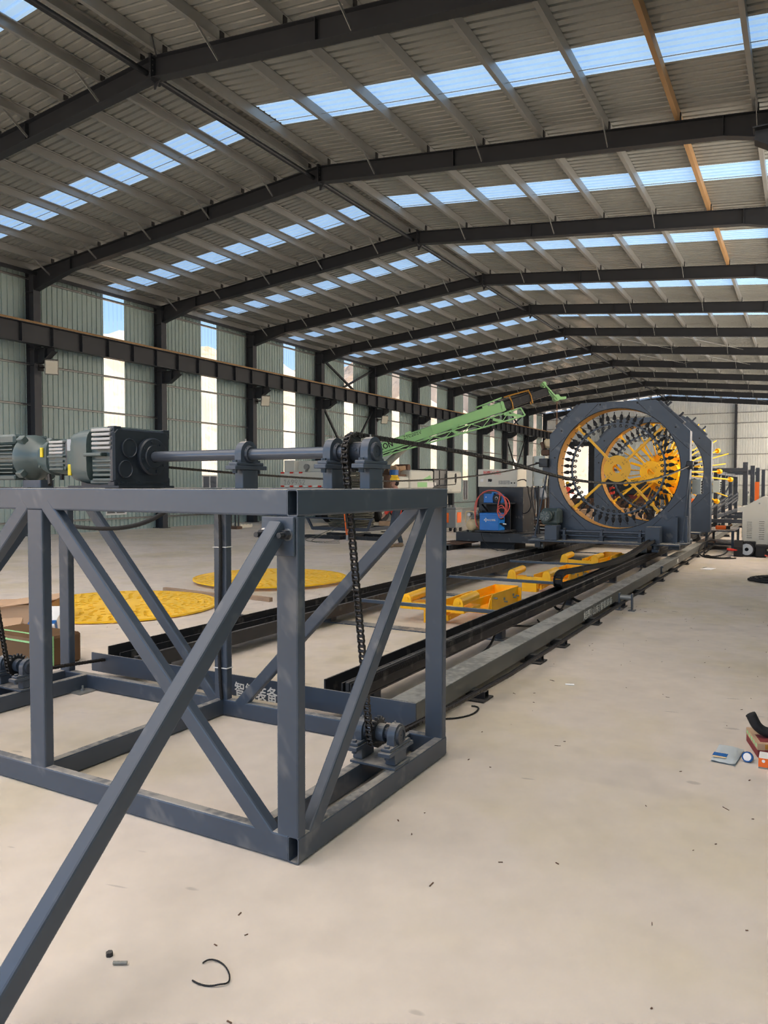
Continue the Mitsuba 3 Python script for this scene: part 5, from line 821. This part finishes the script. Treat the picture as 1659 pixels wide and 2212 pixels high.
put(gt, 'stand', J(bx(cx - 0.9, cx + 0.9, 23.2, 23.5, 0.3, 0.6), bar((cx - 0.8, 23.3, 0.0), (cx - 0.2, 23.3, 1.7), 0.2, 0.14, (1, 0, 0)), bar((cx + 0.8, 23.3, 0.0), (cx + 0.2, 23.3, 1.7), 0.2, 0.14, (1, 0, 0)), bx(cx - 0.12, cx + 0.12, 23.2, 23.5, 0.4, 1.7)), 'steel_dark')
put(gt, 'red_guard', bx(cx + 0.35, cx + 0.75, 22.5, 22.6, 0.75, 1.25, 0.02), 'orange', label='orange red guard plate')
# ================================================================ MOBILE CRANE against the left wall
ct = thing('crane_truck', 'mobile crane with green telescopic boom and white rear body along the left wall', 'crane truck')
rb_ = put(ct, 'rear_body', J(bx(-18.15, -15.9, 24.1, 26.2, 1.52, 2.12, 0.02), bx(-17.55, -15.95, 24.5, 25.8, 2.12, 2.56, 0.02), bx(-18.05, -17.55, 24.25, 25.2, 2.12, 2.58, 0.02)), 'crane_white')
put(rb_, 'lettering', stand(meshkit.text_mesh('169932', 0.20, 0.004), (-17.98, 24.096, 1.62), (1, 0, 0), (0, 0, 1)), 'crane_grey', label='faint painted numbers')
for z, x0, x1 in ((1.53, -18.1, -15.9), (2.06, -18.1, -16.9)):
    for k in range(int((x1 - x0) / 0.22)): put(rb_, 'reflector', bx(x0 + k * 0.22, x0 + k * 0.22 + 0.16, 24.09, 24.101, z, z + 0.06), ('red', 'white')[k % 2])
for x in (-17.1, -16.35): put(rb_, 'lamp', J(cyl((x, 24.5, 2.32), (x, 24.38, 2.32), 0.11, 16), cyl((x, 24.48, 2.2), (x, 24.40, 2.14), 0.05, 8)), 'galv', 40)
put(ct, 'chassis', J(bx(-17.6, -16.4, 24.6, 36.2, 0.75, 1.25, 0.02), bx(-18.1, -15.9, 26.2, 35.8, 1.2, 1.42, 0.02), bx(-18.1, -15.9, 25.0, 25.6, 0.7, 1.5, 0.02)), 'crane_grey')
def tyre(parent, x, y, r, w):
    t = put(parent, 'wheel', lathe([(-w / 2, r * 0.55), (-w / 2, r * 0.92), (-w / 2 + 0.05, r), (w / 2 - 0.05, r), (w / 2, r * 0.92), (w / 2, r * 0.55)], (x, y, r), (1, 0, 0), 28), 'rubber', 40)
    put(t, 'hub', lathe([(-w * 0.35, 0), (-w * 0.35, r * 0.55), (w * 0.40, r * 0.55), (w * 0.2, r * 0.42), (w * 0.2, r * 0.2), (w * 0.42, r * 0.17), (w * 0.42, 0)], (x, y, r), (1, 0, 0), 24), 'crane_grey', 40)
for y in (27.35, 28.72, 33.4, 34.8):
    for x in (-15.98 - 0.22, -17.85): tyre(ct, x, y, 0.53, 0.46)
put(ct, 'front_cab', J(bx(-18.1, -15.9, 35.0, 37.0, 1.2, 2.35, 0.08)), 'crane_white')
put(ct, 'turntable', cyl((-16.9, 30.6, 1.42), (-16.9, 30.6, 1.62), 0.75, 28), 'crane_grey', 40)
put(ct, 'hood', J(bx(-16.9, -15.52, 30.3, 32.7, 1.45, 2.30, 0.05), bx(-16.9, -15.6, 29.2, 30.3, 1.45, 2.0, 0.05)), 'crane_white')
put(ct, 'stripe', J(yz([(31.3, 1.82), (32.3, 2.08), (32.6, 1.82)], -15.52, -15.512), bx(-15.52, -15.512, 31.0, 32.0, 1.52, 1.75)), 'crane_green', label='green painted panel')
put(ct, 'stripe', bx(-15.52, -15.512, 32.0, 33.0, 1.52, 1.75), 'white', label='white panel')
cbn = put(ct, 'operator_cab', J(bx(-16.6, -15.5, 32.7, 34.3, 1.45, 1.62, 0.03), bx(-16.6, -15.5, 32.7, 34.3, 2.32, 2.40, 0.03), [bx(-15.56, -15.5, y, y + 0.07, 1.6, 2.35) for y in (32.7, 33.35, 34.2)], bx(-16.6, -15.5, 32.70, 32.74, 1.6, 2.35)), 'black_steel')
put(cbn, 'window', J(bx(-15.53, -15.52, 32.77, 33.35, 1.62, 2.32), bx(-15.53, -15.52, 33.42, 34.2, 1.62, 2.32), bx(-16.55, -15.55, 34.22, 34.24, 1.62, 2.32)), 'glass_dark')
put(cbn, 'mirror', J(bx(-15.25, -15.21, 34.6, 34.75, 1.75, 2.2, 0.02), pipe([(-15.5, 34.3, 1.62), (-15.2, 34.6, 1.66), (-15.22, 34.68, 1.8)], 0.02, 6)), 'black')
put(ct, 'winch', J(cyl((-16.7, 29.6, 2.2), (-15.8, 29.6, 2.2), 0.24, 18), bx(-16.8, -15.7, 29.3, 30.2, 1.98, 2.1), cyl((-16.4, 30.5, 2.4), (-15.7, 30.5, 2.4), 0.16, 16)), 'rust_dark', 40)
put(ct, 'tool_pile', J([obx((-15.9 - 0.2 * (k % 3), 29.4 + 0.22 * k, 2.32 + 0.05 * (k % 2)), frame((1, 0.4 * k, 0.2)), (0.22, 0.12, 0.1), 0.03) for k in range(5)]), 'cardboard', label='brown sacks on the deck')
put(ct, 'oil_drum', cyl((-15.85, 28.85, 1.45), (-15.85, 28.85, 2.05), 0.22, 18), 'rust_dark', 40); put(ct, 'oil_drum', cyl((-15.75, 29.15, 2.0), (-15.75, 29.15, 2.28), 0.20, 18), 'blue_dark', 40, label='dark blue bucket')
# boom
P0, P1 = np.array([-16.9, 28.7, 3.02]), np.array([-9.62, 32.35, 5.78]); BD = P1 - P0; BL = np.linalg.norm(BD); bd = BD / BL
bs_ = np.cross(bd, (0, 0, 1)); bs_ /= np.linalg.norm(bs_); bu = np.cross(bs_, bd)            # side facing the camera, and up
at = lambda t, s=0, u=0: P0 + BD * t + bs_ * s + bu * u
bm = put(ct, 'boom', J(bar(at(0.0), at(0.74), 0.46, 0.42, bu, 0.03), bar(at(0.0, 0.24, -0.19), at(0.74, 0.24, -0.19), 0.03, 0.05, bu), [bar(at(t, 0.24, -0.22), at(t, 0.24, 0.22), 0.04, 0.10, bd) for t in (0.73, 0.36)]), 'crane_green', label='light green main boom')
put(bm, 'inner_section', J(bar(at(0.73), at(0.97), 0.36, 0.36, bu, 0.03), bar(at(0.74, 0, 0.22), at(0.90, 0, 0.20), 0.10, 0.06, bu)), 'black_steel', label='black inner boom section')
put(bm, 'head', J(bar(at(0.955, 0.22, 0.42), at(1.0, 0.22, -0.48), 0.05, 0.22, bs_), bar(at(0.955, -0.22, 0.42), at(1.0, -0.22, -0.48), 0.05, 0.22, bs_), cyl(at(1.0, -0.25, -0.40), at(1.0, 0.25, -0.40), 0.14, 14), cyl(at(0.96, -0.25, 0.34), at(0.96, 0.25, 0.34), 0.10, 14), bar(at(1.0, 0, -0.42), at(1.045, 0, -0.52), 0.3, 0.10)), 'crane_green')
put(bm, 'lug', J(bar(at(0.02, 0.2, -0.1), at(-0.005, 0.2, -0.55), 0.06, 0.40, bs_), cyl(at(0.0, 0.22, -0.45), at(0.0, 0.30, -0.45), 0.16, 16)), 'crane_green')
put(bm, 'lettering', stand(meshkit.text_mesh('ZOOMLION', 0.225, 0.006, bold=True), at(-0.055, 0.234, -0.10), bd, bu), 'black', label='black brand lettering'); put(bm, 'lettering', stand(meshkit.text_mesh('ZTC201V', 0.13, 0.006), at(0.205, 0.234, 0.02), bd, bu), 'black', label='black model lettering')
jt = lambda t, s=0.3: at(t, s, -0.27 - 0.06 * (t - 0.05)); jl = lambda t, s=0.3: at(t, s, -0.36 - 0.42 * (t - 0.05))
put(bm, 'jib_chord', J([J(bar(jt(0.08, s), jt(0.81, s), 0.05, 0.05, bu), bar(jl(0.05, s), jl(0.82, s), 0.05, 0.05, bu)) for s in (0.32, 0.0)], bar(jt(0.81), jl(0.82), 0.06, 0.06, bd), bar(jt(0.05), jl(0.05), 0.06, 0.06, bd)), 'crane_green')
for k in range(14):
    t0, t1 = 0.10 + 0.05 * k, 0.10 + 0.05 * (k + 1); put(bm, 'jib_lacing', bar(jt(t0) if k % 2 else jl(t0), jl(t1) if k % 2 else jt(t1), 0.032, 0.032), 'crane_green')
put(bm, 'belly_plate', bar(at(0.08, 0, -0.30), at(0.70, 0, -0.36), 0.36, 0.16, bu), 'black_steel')
for q_ in ([bar(at(t, 0.25, u * 0.75), at(t + 0.03, 0.25, u * 0.75), 0.08, 0.10, bu) for t, u in ((0.22, 0.30), (0.45, -0.28), (0.49, -0.24), (0.63, 0.3), (0.30, -0.36))] + [bar(at(0.45, 0.3, -0.30), at(0.47, 0.3, -0.5), 0.10, 0.14, bs_), bar(at(0.60, 0, 0.33), at(0.74, 0, 0.38), 0.2, 0.05, bu), bar(at(0.66, 0.34, -0.4), at(0.70, 0.34, -0.62), 0.12, 0.10, bs_), bar(at(0.72, 0.34, -0.35), at(0.80, 0.34, -0.66), 0.10, 0.08, bs_)]): put(bm, 'fitting', q_, 'crane_green')
put(bm, 'lift_cylinder', J(cyl((-17.0, 29.3, 1.9), at(0.20, 0, -0.30), 0.15, 18), cyl(at(0.20, 0, -0.30), at(0.22, 0, -0.18), 0.10, 14)), 'crane_grey', 40)
put(bm, 'hook_rope', J([pipe([at(1.0, s, -0.5), at(1.0, s, -0.5) - (0, 0, 1.9)], 0.015, 5) for s in (-0.1, 0.12)], obx(at(1.0, 0, -0.5) - (0, 0, 2.0), np.eye(3), (0.15, 0.1, 0.22), 0.05)), 'rust_dark')
put(bm, 'yellow_rope', J([pipe([at(t, s, 0.3), at(t + .004, s * 1.3, 0.05), at(t, s * 1.2, -0.3)], 0.03, 6) for t in (0.775, 0.875) for s in (-0.21, 0.21)] + [pipe(spline([at(0.75, 0.1, 0.36), at(0.80, 0.15, 0.34), at(0.88, 0.1, 0.3)], 12), 0.035, 6)]), 'ochre', label='yellow straps round the black section')
# ================================================================ WIRE COIL STAND, CUTTERS, TIMBER, CART, STEEL PILES
ws = thing('coil_stand', 'low black steel stand with tray carrying the tall coil of wire', 'stand')
put(ws, 'base', J(bx(-13.3, -10.7, 18.9, 19.05, 0.0, 0.10), bx(-13.3, -10.7, 20.1, 20.25, 0.0, 0.10), bx(-12.1, -11.9, 18.7, 20.5, 0.0, 0.12)), 'black_steel'); put(ws, 'column', cyl((-12.0, 19.5, 0.1), (-12.0, 19.5, 0.30), 0.12, 14), 'black_steel')
put(ws, 'tray', J(bx(-12.95, -11.05, 18.8, 18.86, 0.26, 0.36), bx(-12.95, -11.05, 20.15, 20.21, 0.26, 0.36), bar((-12.95, 18.83, 0.28), (-13.15, 18.83, 0.62), 0.06, 0.06), bar((-11.05, 18.83, 0.28), (-10.9, 18.83, 0.62), 0.06, 0.06), bx(-13.2, -10.85, 18.80, 18.86, 0.60, 0.64), bx(-12.95, -12.85, 18.8, 20.2, 0.26, 0.36), bx(-11.15, -11.05, 18.8, 20.2, 0.26, 0.36), bx(-12.1, -11.9, 18.8, 20.2, 0.26, 0.34)), 'navy_dark')
wcx = thing('wire_coil', 'tall bulging coil of grey steel wire on the low black stand', 'wire coil'); g = np.random.default_rng(4); W = []
for k in range(110):
    z = 0.38 + 1.68 * k / 110; r = 0.56 + 0.10 * math.sin(PI * min(1, z / 1.4)) - 0.10 * (z > 1.3) + g.uniform(-0.05, 0.05); a = np.arange(30) * 2 * PI / 30
    W.append(pipe(np.c_[-12.0 + g.uniform(-.03, .03) + r * np.cos(a), 19.5 + r * np.sin(a), z + 0.05 * np.sin(a + g.uniform(0, 6))], 0.013, 5, True))
put(wcx, 'wire', J(W), 'wire', kind='stuff'); put(wcx, 'loose_end', J(pipe(spline([(-11.5, 19.0, 0.8), (-12.0, 18.3, 0.3), (-12.6, 17.9, 0.05), (-12.9, 17.8, 0.01)], 24), 0.010, 5), pipe(spline([(-11.6, 18.9, 0.5), (-12.4, 18.0, 0.02), (-11.7, 17.4, 0.01), (-11.2, 17.6, 0.01)], 24), 0.008, 5), pipe(spline([(-13.0, 18.6, 0.02), (-12.0, 17.7, 0.01), (-11.6, 18.2, 0.01)], 24), 0.008, 5)), 'wire')
bc = thing('bolt_cutter', 'long bolt cutter with orange handles standing against the wire coil', 'bolt cutter')
put(bc, 'handle', bar((-11.58, 18.55, 0.16), (-11.78, 18.75, 0.76), 0.035, 0.035, ch=0.008), 'orange'); put(bc, 'handle', bar((-11.54, 18.55, 0.16), (-11.62, 18.75, 0.76), 0.035, 0.035, ch=0.008), 'orange'); put(bc, 'jaw', bar((-11.56, 18.55, 0.0), (-11.56, 18.56, 0.17), 0.07, 0.03, ch=0.008), 'bright_steel')
solo('timber_block', bar((-14.5, 25.6, 0.11), (-13.6, 26.1, 0.11), 0.3, 0.2, ch=0.02), 'timber', 'short reddish timber log on the floor by the crane wheels', 'timber')
solo('steel_rod', cyl((-12.6, 22.4, 0.02), (-11.9, 22.7, 0.02), 0.02, 8), 'black_steel', 'short dark rod on the floor between the timber log and the worker', 'rod')
wt = thing('welding_trolley', 'grey wheeled trolley with orange panels beside the crane cab', 'trolley')
put(wt, 'case', bx(-10.90, -10.42, 23.75, 24.3, 0.14, 0.80, 0.02), 'galv'); put(wt, 'panel', bx(-10.86, -10.68, 23.735, 23.752, 0.32, 0.66, 0.004), 'orange', label='bright orange panel'); put(wt, 'side_panel', bx(-10.425, -10.41, 23.85, 24.2, 0.32, 0.68, 0.004), 'orange')
put(wt, 'top', J(bx(-10.90, -10.42, 23.75, 24.3, 0.80, 0.84), [cyl((x, 23.9, 0.84), (x, 23.9, 0.92), 0.05, 10) for x in (-10.82, -10.68, -10.54)]), 'galv')
for x, y in ((-10.84, 23.78), (-10.46, 23.78), (-10.84, 24.26), (-10.46, 24.26)): put(wt, 'wheel', cyl((x - 0.03, y, 0.075), (x + 0.03, y, 0.075), 0.075, 16), 'rubber', 40)
put(wt, 'bottle', J(cyl((-10.86, 23.95, 0.95), (-10.86, 23.95, 1.25), 0.045, 12), cyl((-10.86, 23.95, 1.25), (-10.86, 23.95, 1.42), 0.012, 6)), 'beige', 40, label='pale bottle with brown drips')
for k in range(5): solo('steel_beam', J(bx(-14.4 + 0.05 * k, -6.5, 37.8 + 0.45 * k, 38.0 + 0.45 * k, 0.02 + 0.32 * (k % 3), 0.05 + 0.32 * (k % 3)), bx(-14.4 + 0.05 * k, -6.5, 37.8 + 0.45 * k, 38.0 + 0.45 * k, 0.29 + 0.32 * (k % 3), 0.32 + 0.32 * (k % 3)), bx(-14.4 + 0.05 * k, -6.5, 37.88 + 0.45 * k, 37.92 + 0.45 * k, 0.05 + 0.32 * (k % 3), 0.3 + 0.32 * (k % 3))), 'rust_dark', ('lowest', 'second', 'topmost', 'rear lower', 'rear upper')[k] + ' rusty steel beam of the pile far back behind the trolley and compressor', 'steel beam', 'rusty steel beams piled far back')
solo('pallet', J([bx(-19.6, -18.4, 22.0 + k * 0.2, 22.1 + k * 0.2, 0.10, 0.13) for k in range(4)], [bx(x, x + 0.1, 22.0, 22.7, 0, 0.10) for x in (-19.6, -19.05, -18.5)]), 'beige', 'pale low pallet at the foot of the left wall, under the shaft', 'pallet')
sd = thing('scrap_stand', 'small dark stand with upright pins at the foot of the left wall', 'stand'); put(sd, 'body', bx(-18.6, -17.9, 21.2, 21.5, 0.0, 0.10), 'rust_dark'); put(sd, 'pins', J([cyl((x, 21.35, 0.1), (x, 21.35, 0.55), 0.03, 8) for x in (-18.5, -18.3, -18.1, -17.95)]), 'black_steel')
for k, (x, y, w) in enumerate(((-9.6, 33.5, 1.4), (-8.2, 36.0, 1.6))): solo('wooden_crate', J(bx(x, x + w, y, y + 0.9, 0.0, 0.55, 0.01), [bx(x + j * w / 3, x + j * w / 3 + 0.08, y - 0.02, y, 0, 0.56) for j in range(4)]), 'cardboard', ('pale wooden crate behind the hopper legs', 'wooden crate right behind the ring motor, farther back')[k], 'crate')
for k in range(6): solo('reinforcing_bar', cyl((-8.2 + 0.2 * k, 26 + 0.3 * k, 0.1 + 0.05 * (k % 3)), (-3.0, 27.0 + 0.4 * k, 0.14 + 0.05 * (k % 2)), 0.03, 6), 'rust_dark', ('lowest left', 'second', 'third', 'fourth', 'fifth', 'rearmost')[k] + ' brown steel bar of the heap seen low through the nearer ring', 'steel bar', 'brown bars heaped behind the rings')
# ================================================================ VEHICLES at the far end
lo = thing('dump_truck', 'dark lorry with dark red underside far behind the rings', 'truck')
put(lo, 'body', J(bx(-13.6, -9.4, 58.0, 60.3, 0.95, 2.1, 0.05), bx(-9.3, -7.6, 58.0, 60.3, 0.7, 2.5, 0.12)), 'steel_dark'); put(lo, 'frame', bx(-13.6, -7.6, 58.2, 60.1, 0.6, 0.95), 'maroon'); put(lo, 'windscreen', J(bx(-9.0, -8.0, 57.98, 58.0, 1.6, 2.3)), 'glass_dark')
def tyre2(parent, x, y, r, w): put(parent, 'wheel', lathe([(-w / 2, 0), (-w / 2, r * 0.9), (-w / 2 + 0.04, r), (w / 2 - 0.04, r), (w / 2, r * 0.9), (w / 2, 0)], (x, y, r), (0, 1, 0), 20), 'rubber', 40)
for x in (-13.0, -11.8, -8.5):
    for y in (58.2, 60.1): tyre2(lo, x, y, 0.48, 0.3)
pk = thing('pickup_truck', 'small white pickup with blue windows parked outside the far doorway', 'truck')
put(pk, 'cab', J(hull([(x, y, z) for x in (-20.6, -17.6) for y in (81, 82.7) for z in (0.5, 1.15)]), hull([(x, y, z) for x, z in ((-20.3, 1.15), (-19.9, 1.75), (-18.5, 1.75), (-18.1, 1.15)) for y in (81.05, 82.65)])), 'white'); put(pk, 'window', J(hull([(x, y, z) for x, z in ((-20.1, 1.2), (-19.8, 1.65), (-19.25, 1.65), (-19.25, 1.2)) for y in (81.0, 81.06)]), hull([(x, y, z) for x, z in ((-19.15, 1.2), (-19.15, 1.65), (-18.6, 1.65), (-18.3, 1.2)) for y in (81.0, 81.06)])), 'blue')
for x in (-20.0, -18.2):
    for y in (81.05, 82.6): tyre2(pk, x, y, 0.38, 0.22)
# ================================================================ PEOPLE
def chainhull(js):   # js: list of bones ((p, r), (q, r)) joined into one surface
    m = None
    for (p, r), (q, s) in js:
        a = m3.Manifold.sphere(r, 16).translate(list(map(float, p))); b = m3.Manifold.sphere(s, 16).translate(list(map(float, q)))
        h = m3.Manifold.batch_hull([a, b]); m = h if m is None else m + h
    return m
def fin(m, edge=0.03, it=6):
    q = mf(m.refine_to_length(edge)); q.merge_vertices(); trimesh.smoothing.filter_taubin(q, iterations=it); return tm(q.vertices, q.faces)
def person(label, pos, face, pose, cloth, legs, shoes, hat=None):
    t = thing('person', label, 'person'); A = frame((face[0], face[1], 0)); M = np.eye(4); M[:3, 0], M[:3, 1], M[:3, 2], M[:3, 3] = A[0], A[1], A[2], pos   # x forward, y left, z up
    V = lambda *a: np.array(a, float); pel, ch, nk, hd = V(0, 0, 0.98), V(pose.get('lean', 0), 0, 1.34), V(pose.get('lean', 0) + 0.01, 0, 1.52), V(pose.get('lean', 0) + 0.04, 0, 1.66)
    J_ = {}
    for s, n in ((1, 'l'), (-1, 'r')):
        fx, kx = pose.get('foot_' + n, 0.05 * s), pose.get('knee_' + n, 0.05)
        J_[n] = dict(hip=V(0, 0.09 * s, 0.94), knee=V(kx, 0.10 * s, 0.50), ank=V(fx, 0.11 * s, 0.09), toe=V(fx + 0.15, 0.13 * s, 0.04), sh=V(ch[0], 0.19 * s, 1.44), el=V(*pose.get('elbow_' + n, (ch[0] - 0.03, 0.25 * s, 1.15))), wr=V(*pose.get('wrist_' + n, (ch[0] + 0.05, 0.27 * s, 0.90))))
    b = []
    for n in 'lr':
        q = J_[n]; b += [((q['hip'], .088), (q['knee'], .056)), ((q['knee'], .054), (q['ank'], .038)), ((q['ank'], .04), (q['toe'], .034)), ((ch * 0 + q['sh'], .05), (q['el'], .04)), ((q['el'], .038), (q['wr'], .028)), ((pel, .10), (q['hip'], .09)), ((ch + V(0, 0, .06), .085), (q['sh'], .055))]
        w = q['wr']; d = (w - q['el']) / np.linalg.norm(w - q['el']); sd_ = np.cross(d, (1, 0, 0)); sd_ /= np.linalg.norm(sd_) + 1e-9
        b.append(((w, .028), (w + d * 0.07, .030)))
        for k in range(4): o = w + d * 0.08 + sd_ * (k - 1.5) * 0.019; b += [((o, .010), (o + d * (0.045 - 0.006 * abs(k - 1.4)), .009)), ((o + d * 0.045, .009), (o + d * (0.072 - 0.006 * abs(k - 1.4)) + V(0.012, 0, 0), .008))]
        o = w + d * 0.03 + V(0.022, 0, 0); b.append(((o, .012), (o + d * 0.045 + V(0.025, 0, 0), .009)))
    b += [((pel, .115), (ch, .12)), ((ch, .12), (nk, .06)), ((nk, .052), (hd, .06)), ((hd, .078), (hd + V(0.0, 0, .06), .088)), ((hd + V(.03, 0, -.05), .05), (hd, .07)), ((hd + V(.088, 0, .02), .012), (hd + V(.10, 0, -.01), .015)), ((hd + V(.055, -.02, -.055), .02), (hd + V(.055, .02, -.055), .02))] + [((hd + V(0, s * .085, 0.0), .014), (hd + V(0, s * .088, .03), .016)) for s in (1, -1)]
    put(t, 'body', xf(fin(chainhull(b), 0.022, 4), M), 'skin', True)
    put(t, 'eyes', xf(J([ball(hd + V(.083, s * .032, .028), (.008, .012, .008), 1) for s in (1, -1)]), M), 'hair')
    jk = [((pel + V(0, 0, -0.03), .155), (ch, .15)), ((ch, .15), (nk - V(0, 0, .03), .075))] + [((pel + V(0, .05 * s, -.06), .13), (pel + V(0, .05 * s, .1), .13)) for s in (1, -1)]
    for n in 'lr': q = J_[n]; jk += [((ch + V(0, 0, .06), .105), (q['sh'], .075)), ((q['sh'], .075), (q['el'], .06)), ((q['el'], .058), (q['el'] + (q['wr'] - q['el']) * 0.93, .046))]
    put(t, 'jacket', xf(fin(chainhull(jk), 0.03), M), cloth, True)
    tr = [((J_['l']['hip'], .105), (J_['r']['hip'], .105)), ((pel, .13), (pel + V(0, 0, -.05), .13))]
    for n in 'lr': q = J_[n]; tr += [((q['hip'], .112), (q['knee'], .078)), ((q['knee'], .078), (q['ank'] + V(0, 0, .05), .062))]
    put(t, 'trousers', xf(fin(chainhull(tr), 0.03), M), legs, True)
    for n in 'lr': q = J_[n]; put(t, 'boot', xf(fin(chainhull([((q['ank'] + V(0, 0, .06), .056), (q['ank'] + V(0, 0, -.02), .055)), ((q['ank'] + V(-.03, 0, -.035), .052), (q['toe'] + V(.02, 0, 0.005), .042))]), 0.02), M), shoes, True)
    put(t, 'hair', xf(fin(chainhull([((hd + V(-.02, 0, .05), .092), (hd + V(-.03, 0, 0), .085))]), 0.025), M), 'hair', True)
    if hat: put(t, 'helmet', xf(J(lathe([(0, .155), (.006, .13), (.05, .125), (.10, .10), (.135, .05), (.145, 0)], hd + V(-.005, 0, .055), (0, 0, 1), 24), obx(hd + V(.13, 0, .056), np.eye(3), (.05, .07, .006), .003), bx(hd[0] - .09, hd[0] + .09, -.012, .012, hd[2] + .17, hd[2] + .205, 0.005)), M), hat, 40)
    return t
person('worker in red jacket, dark jeans and yellow helmet standing behind the frame, before the crane', (-9.2, 17.15, 0), (-0.80, -0.60), {'foot_l': 0.16, 'foot_r': -0.14, 'knee_l': 0.12, 'knee_r': -0.02, 'elbow_r': (0.10, -0.25, 1.12), 'wrist_r': (0.24, -0.22, 0.90), 'elbow_l': (0.12, 0.24, 1.12), 'wrist_l': (0.30, 0.2, 0.88)}, 'red_cloth', 'jeans', 'boot', 'helmet_yellow')
person('distant worker in red overalls and yellow helmet near the far doorway, left inside the ring', (-13.34, 48.1, 0), (0.9, -0.4), {'elbow_l': (0.15, 0.22, 1.15), 'wrist_l': (0.36, 0.2, 1.12), 'elbow_r': (0.15, -0.22, 1.15), 'wrist_r': (0.38, -0.2, 1.15)}, 'red_cloth', 'red_cloth', 'boot', 'helmet_yellow')
person('distant worker in red jacket seen between the spokes, by the dark lorry', (-11.95, 54.2, 0), (0.6, 0.8), {'lean': 0.12, 'elbow_l': (0.25, 0.25, 1.2), 'wrist_l': (0.42, 0.2, 1.05)}, 'red_cloth', 'jeans', 'boot')
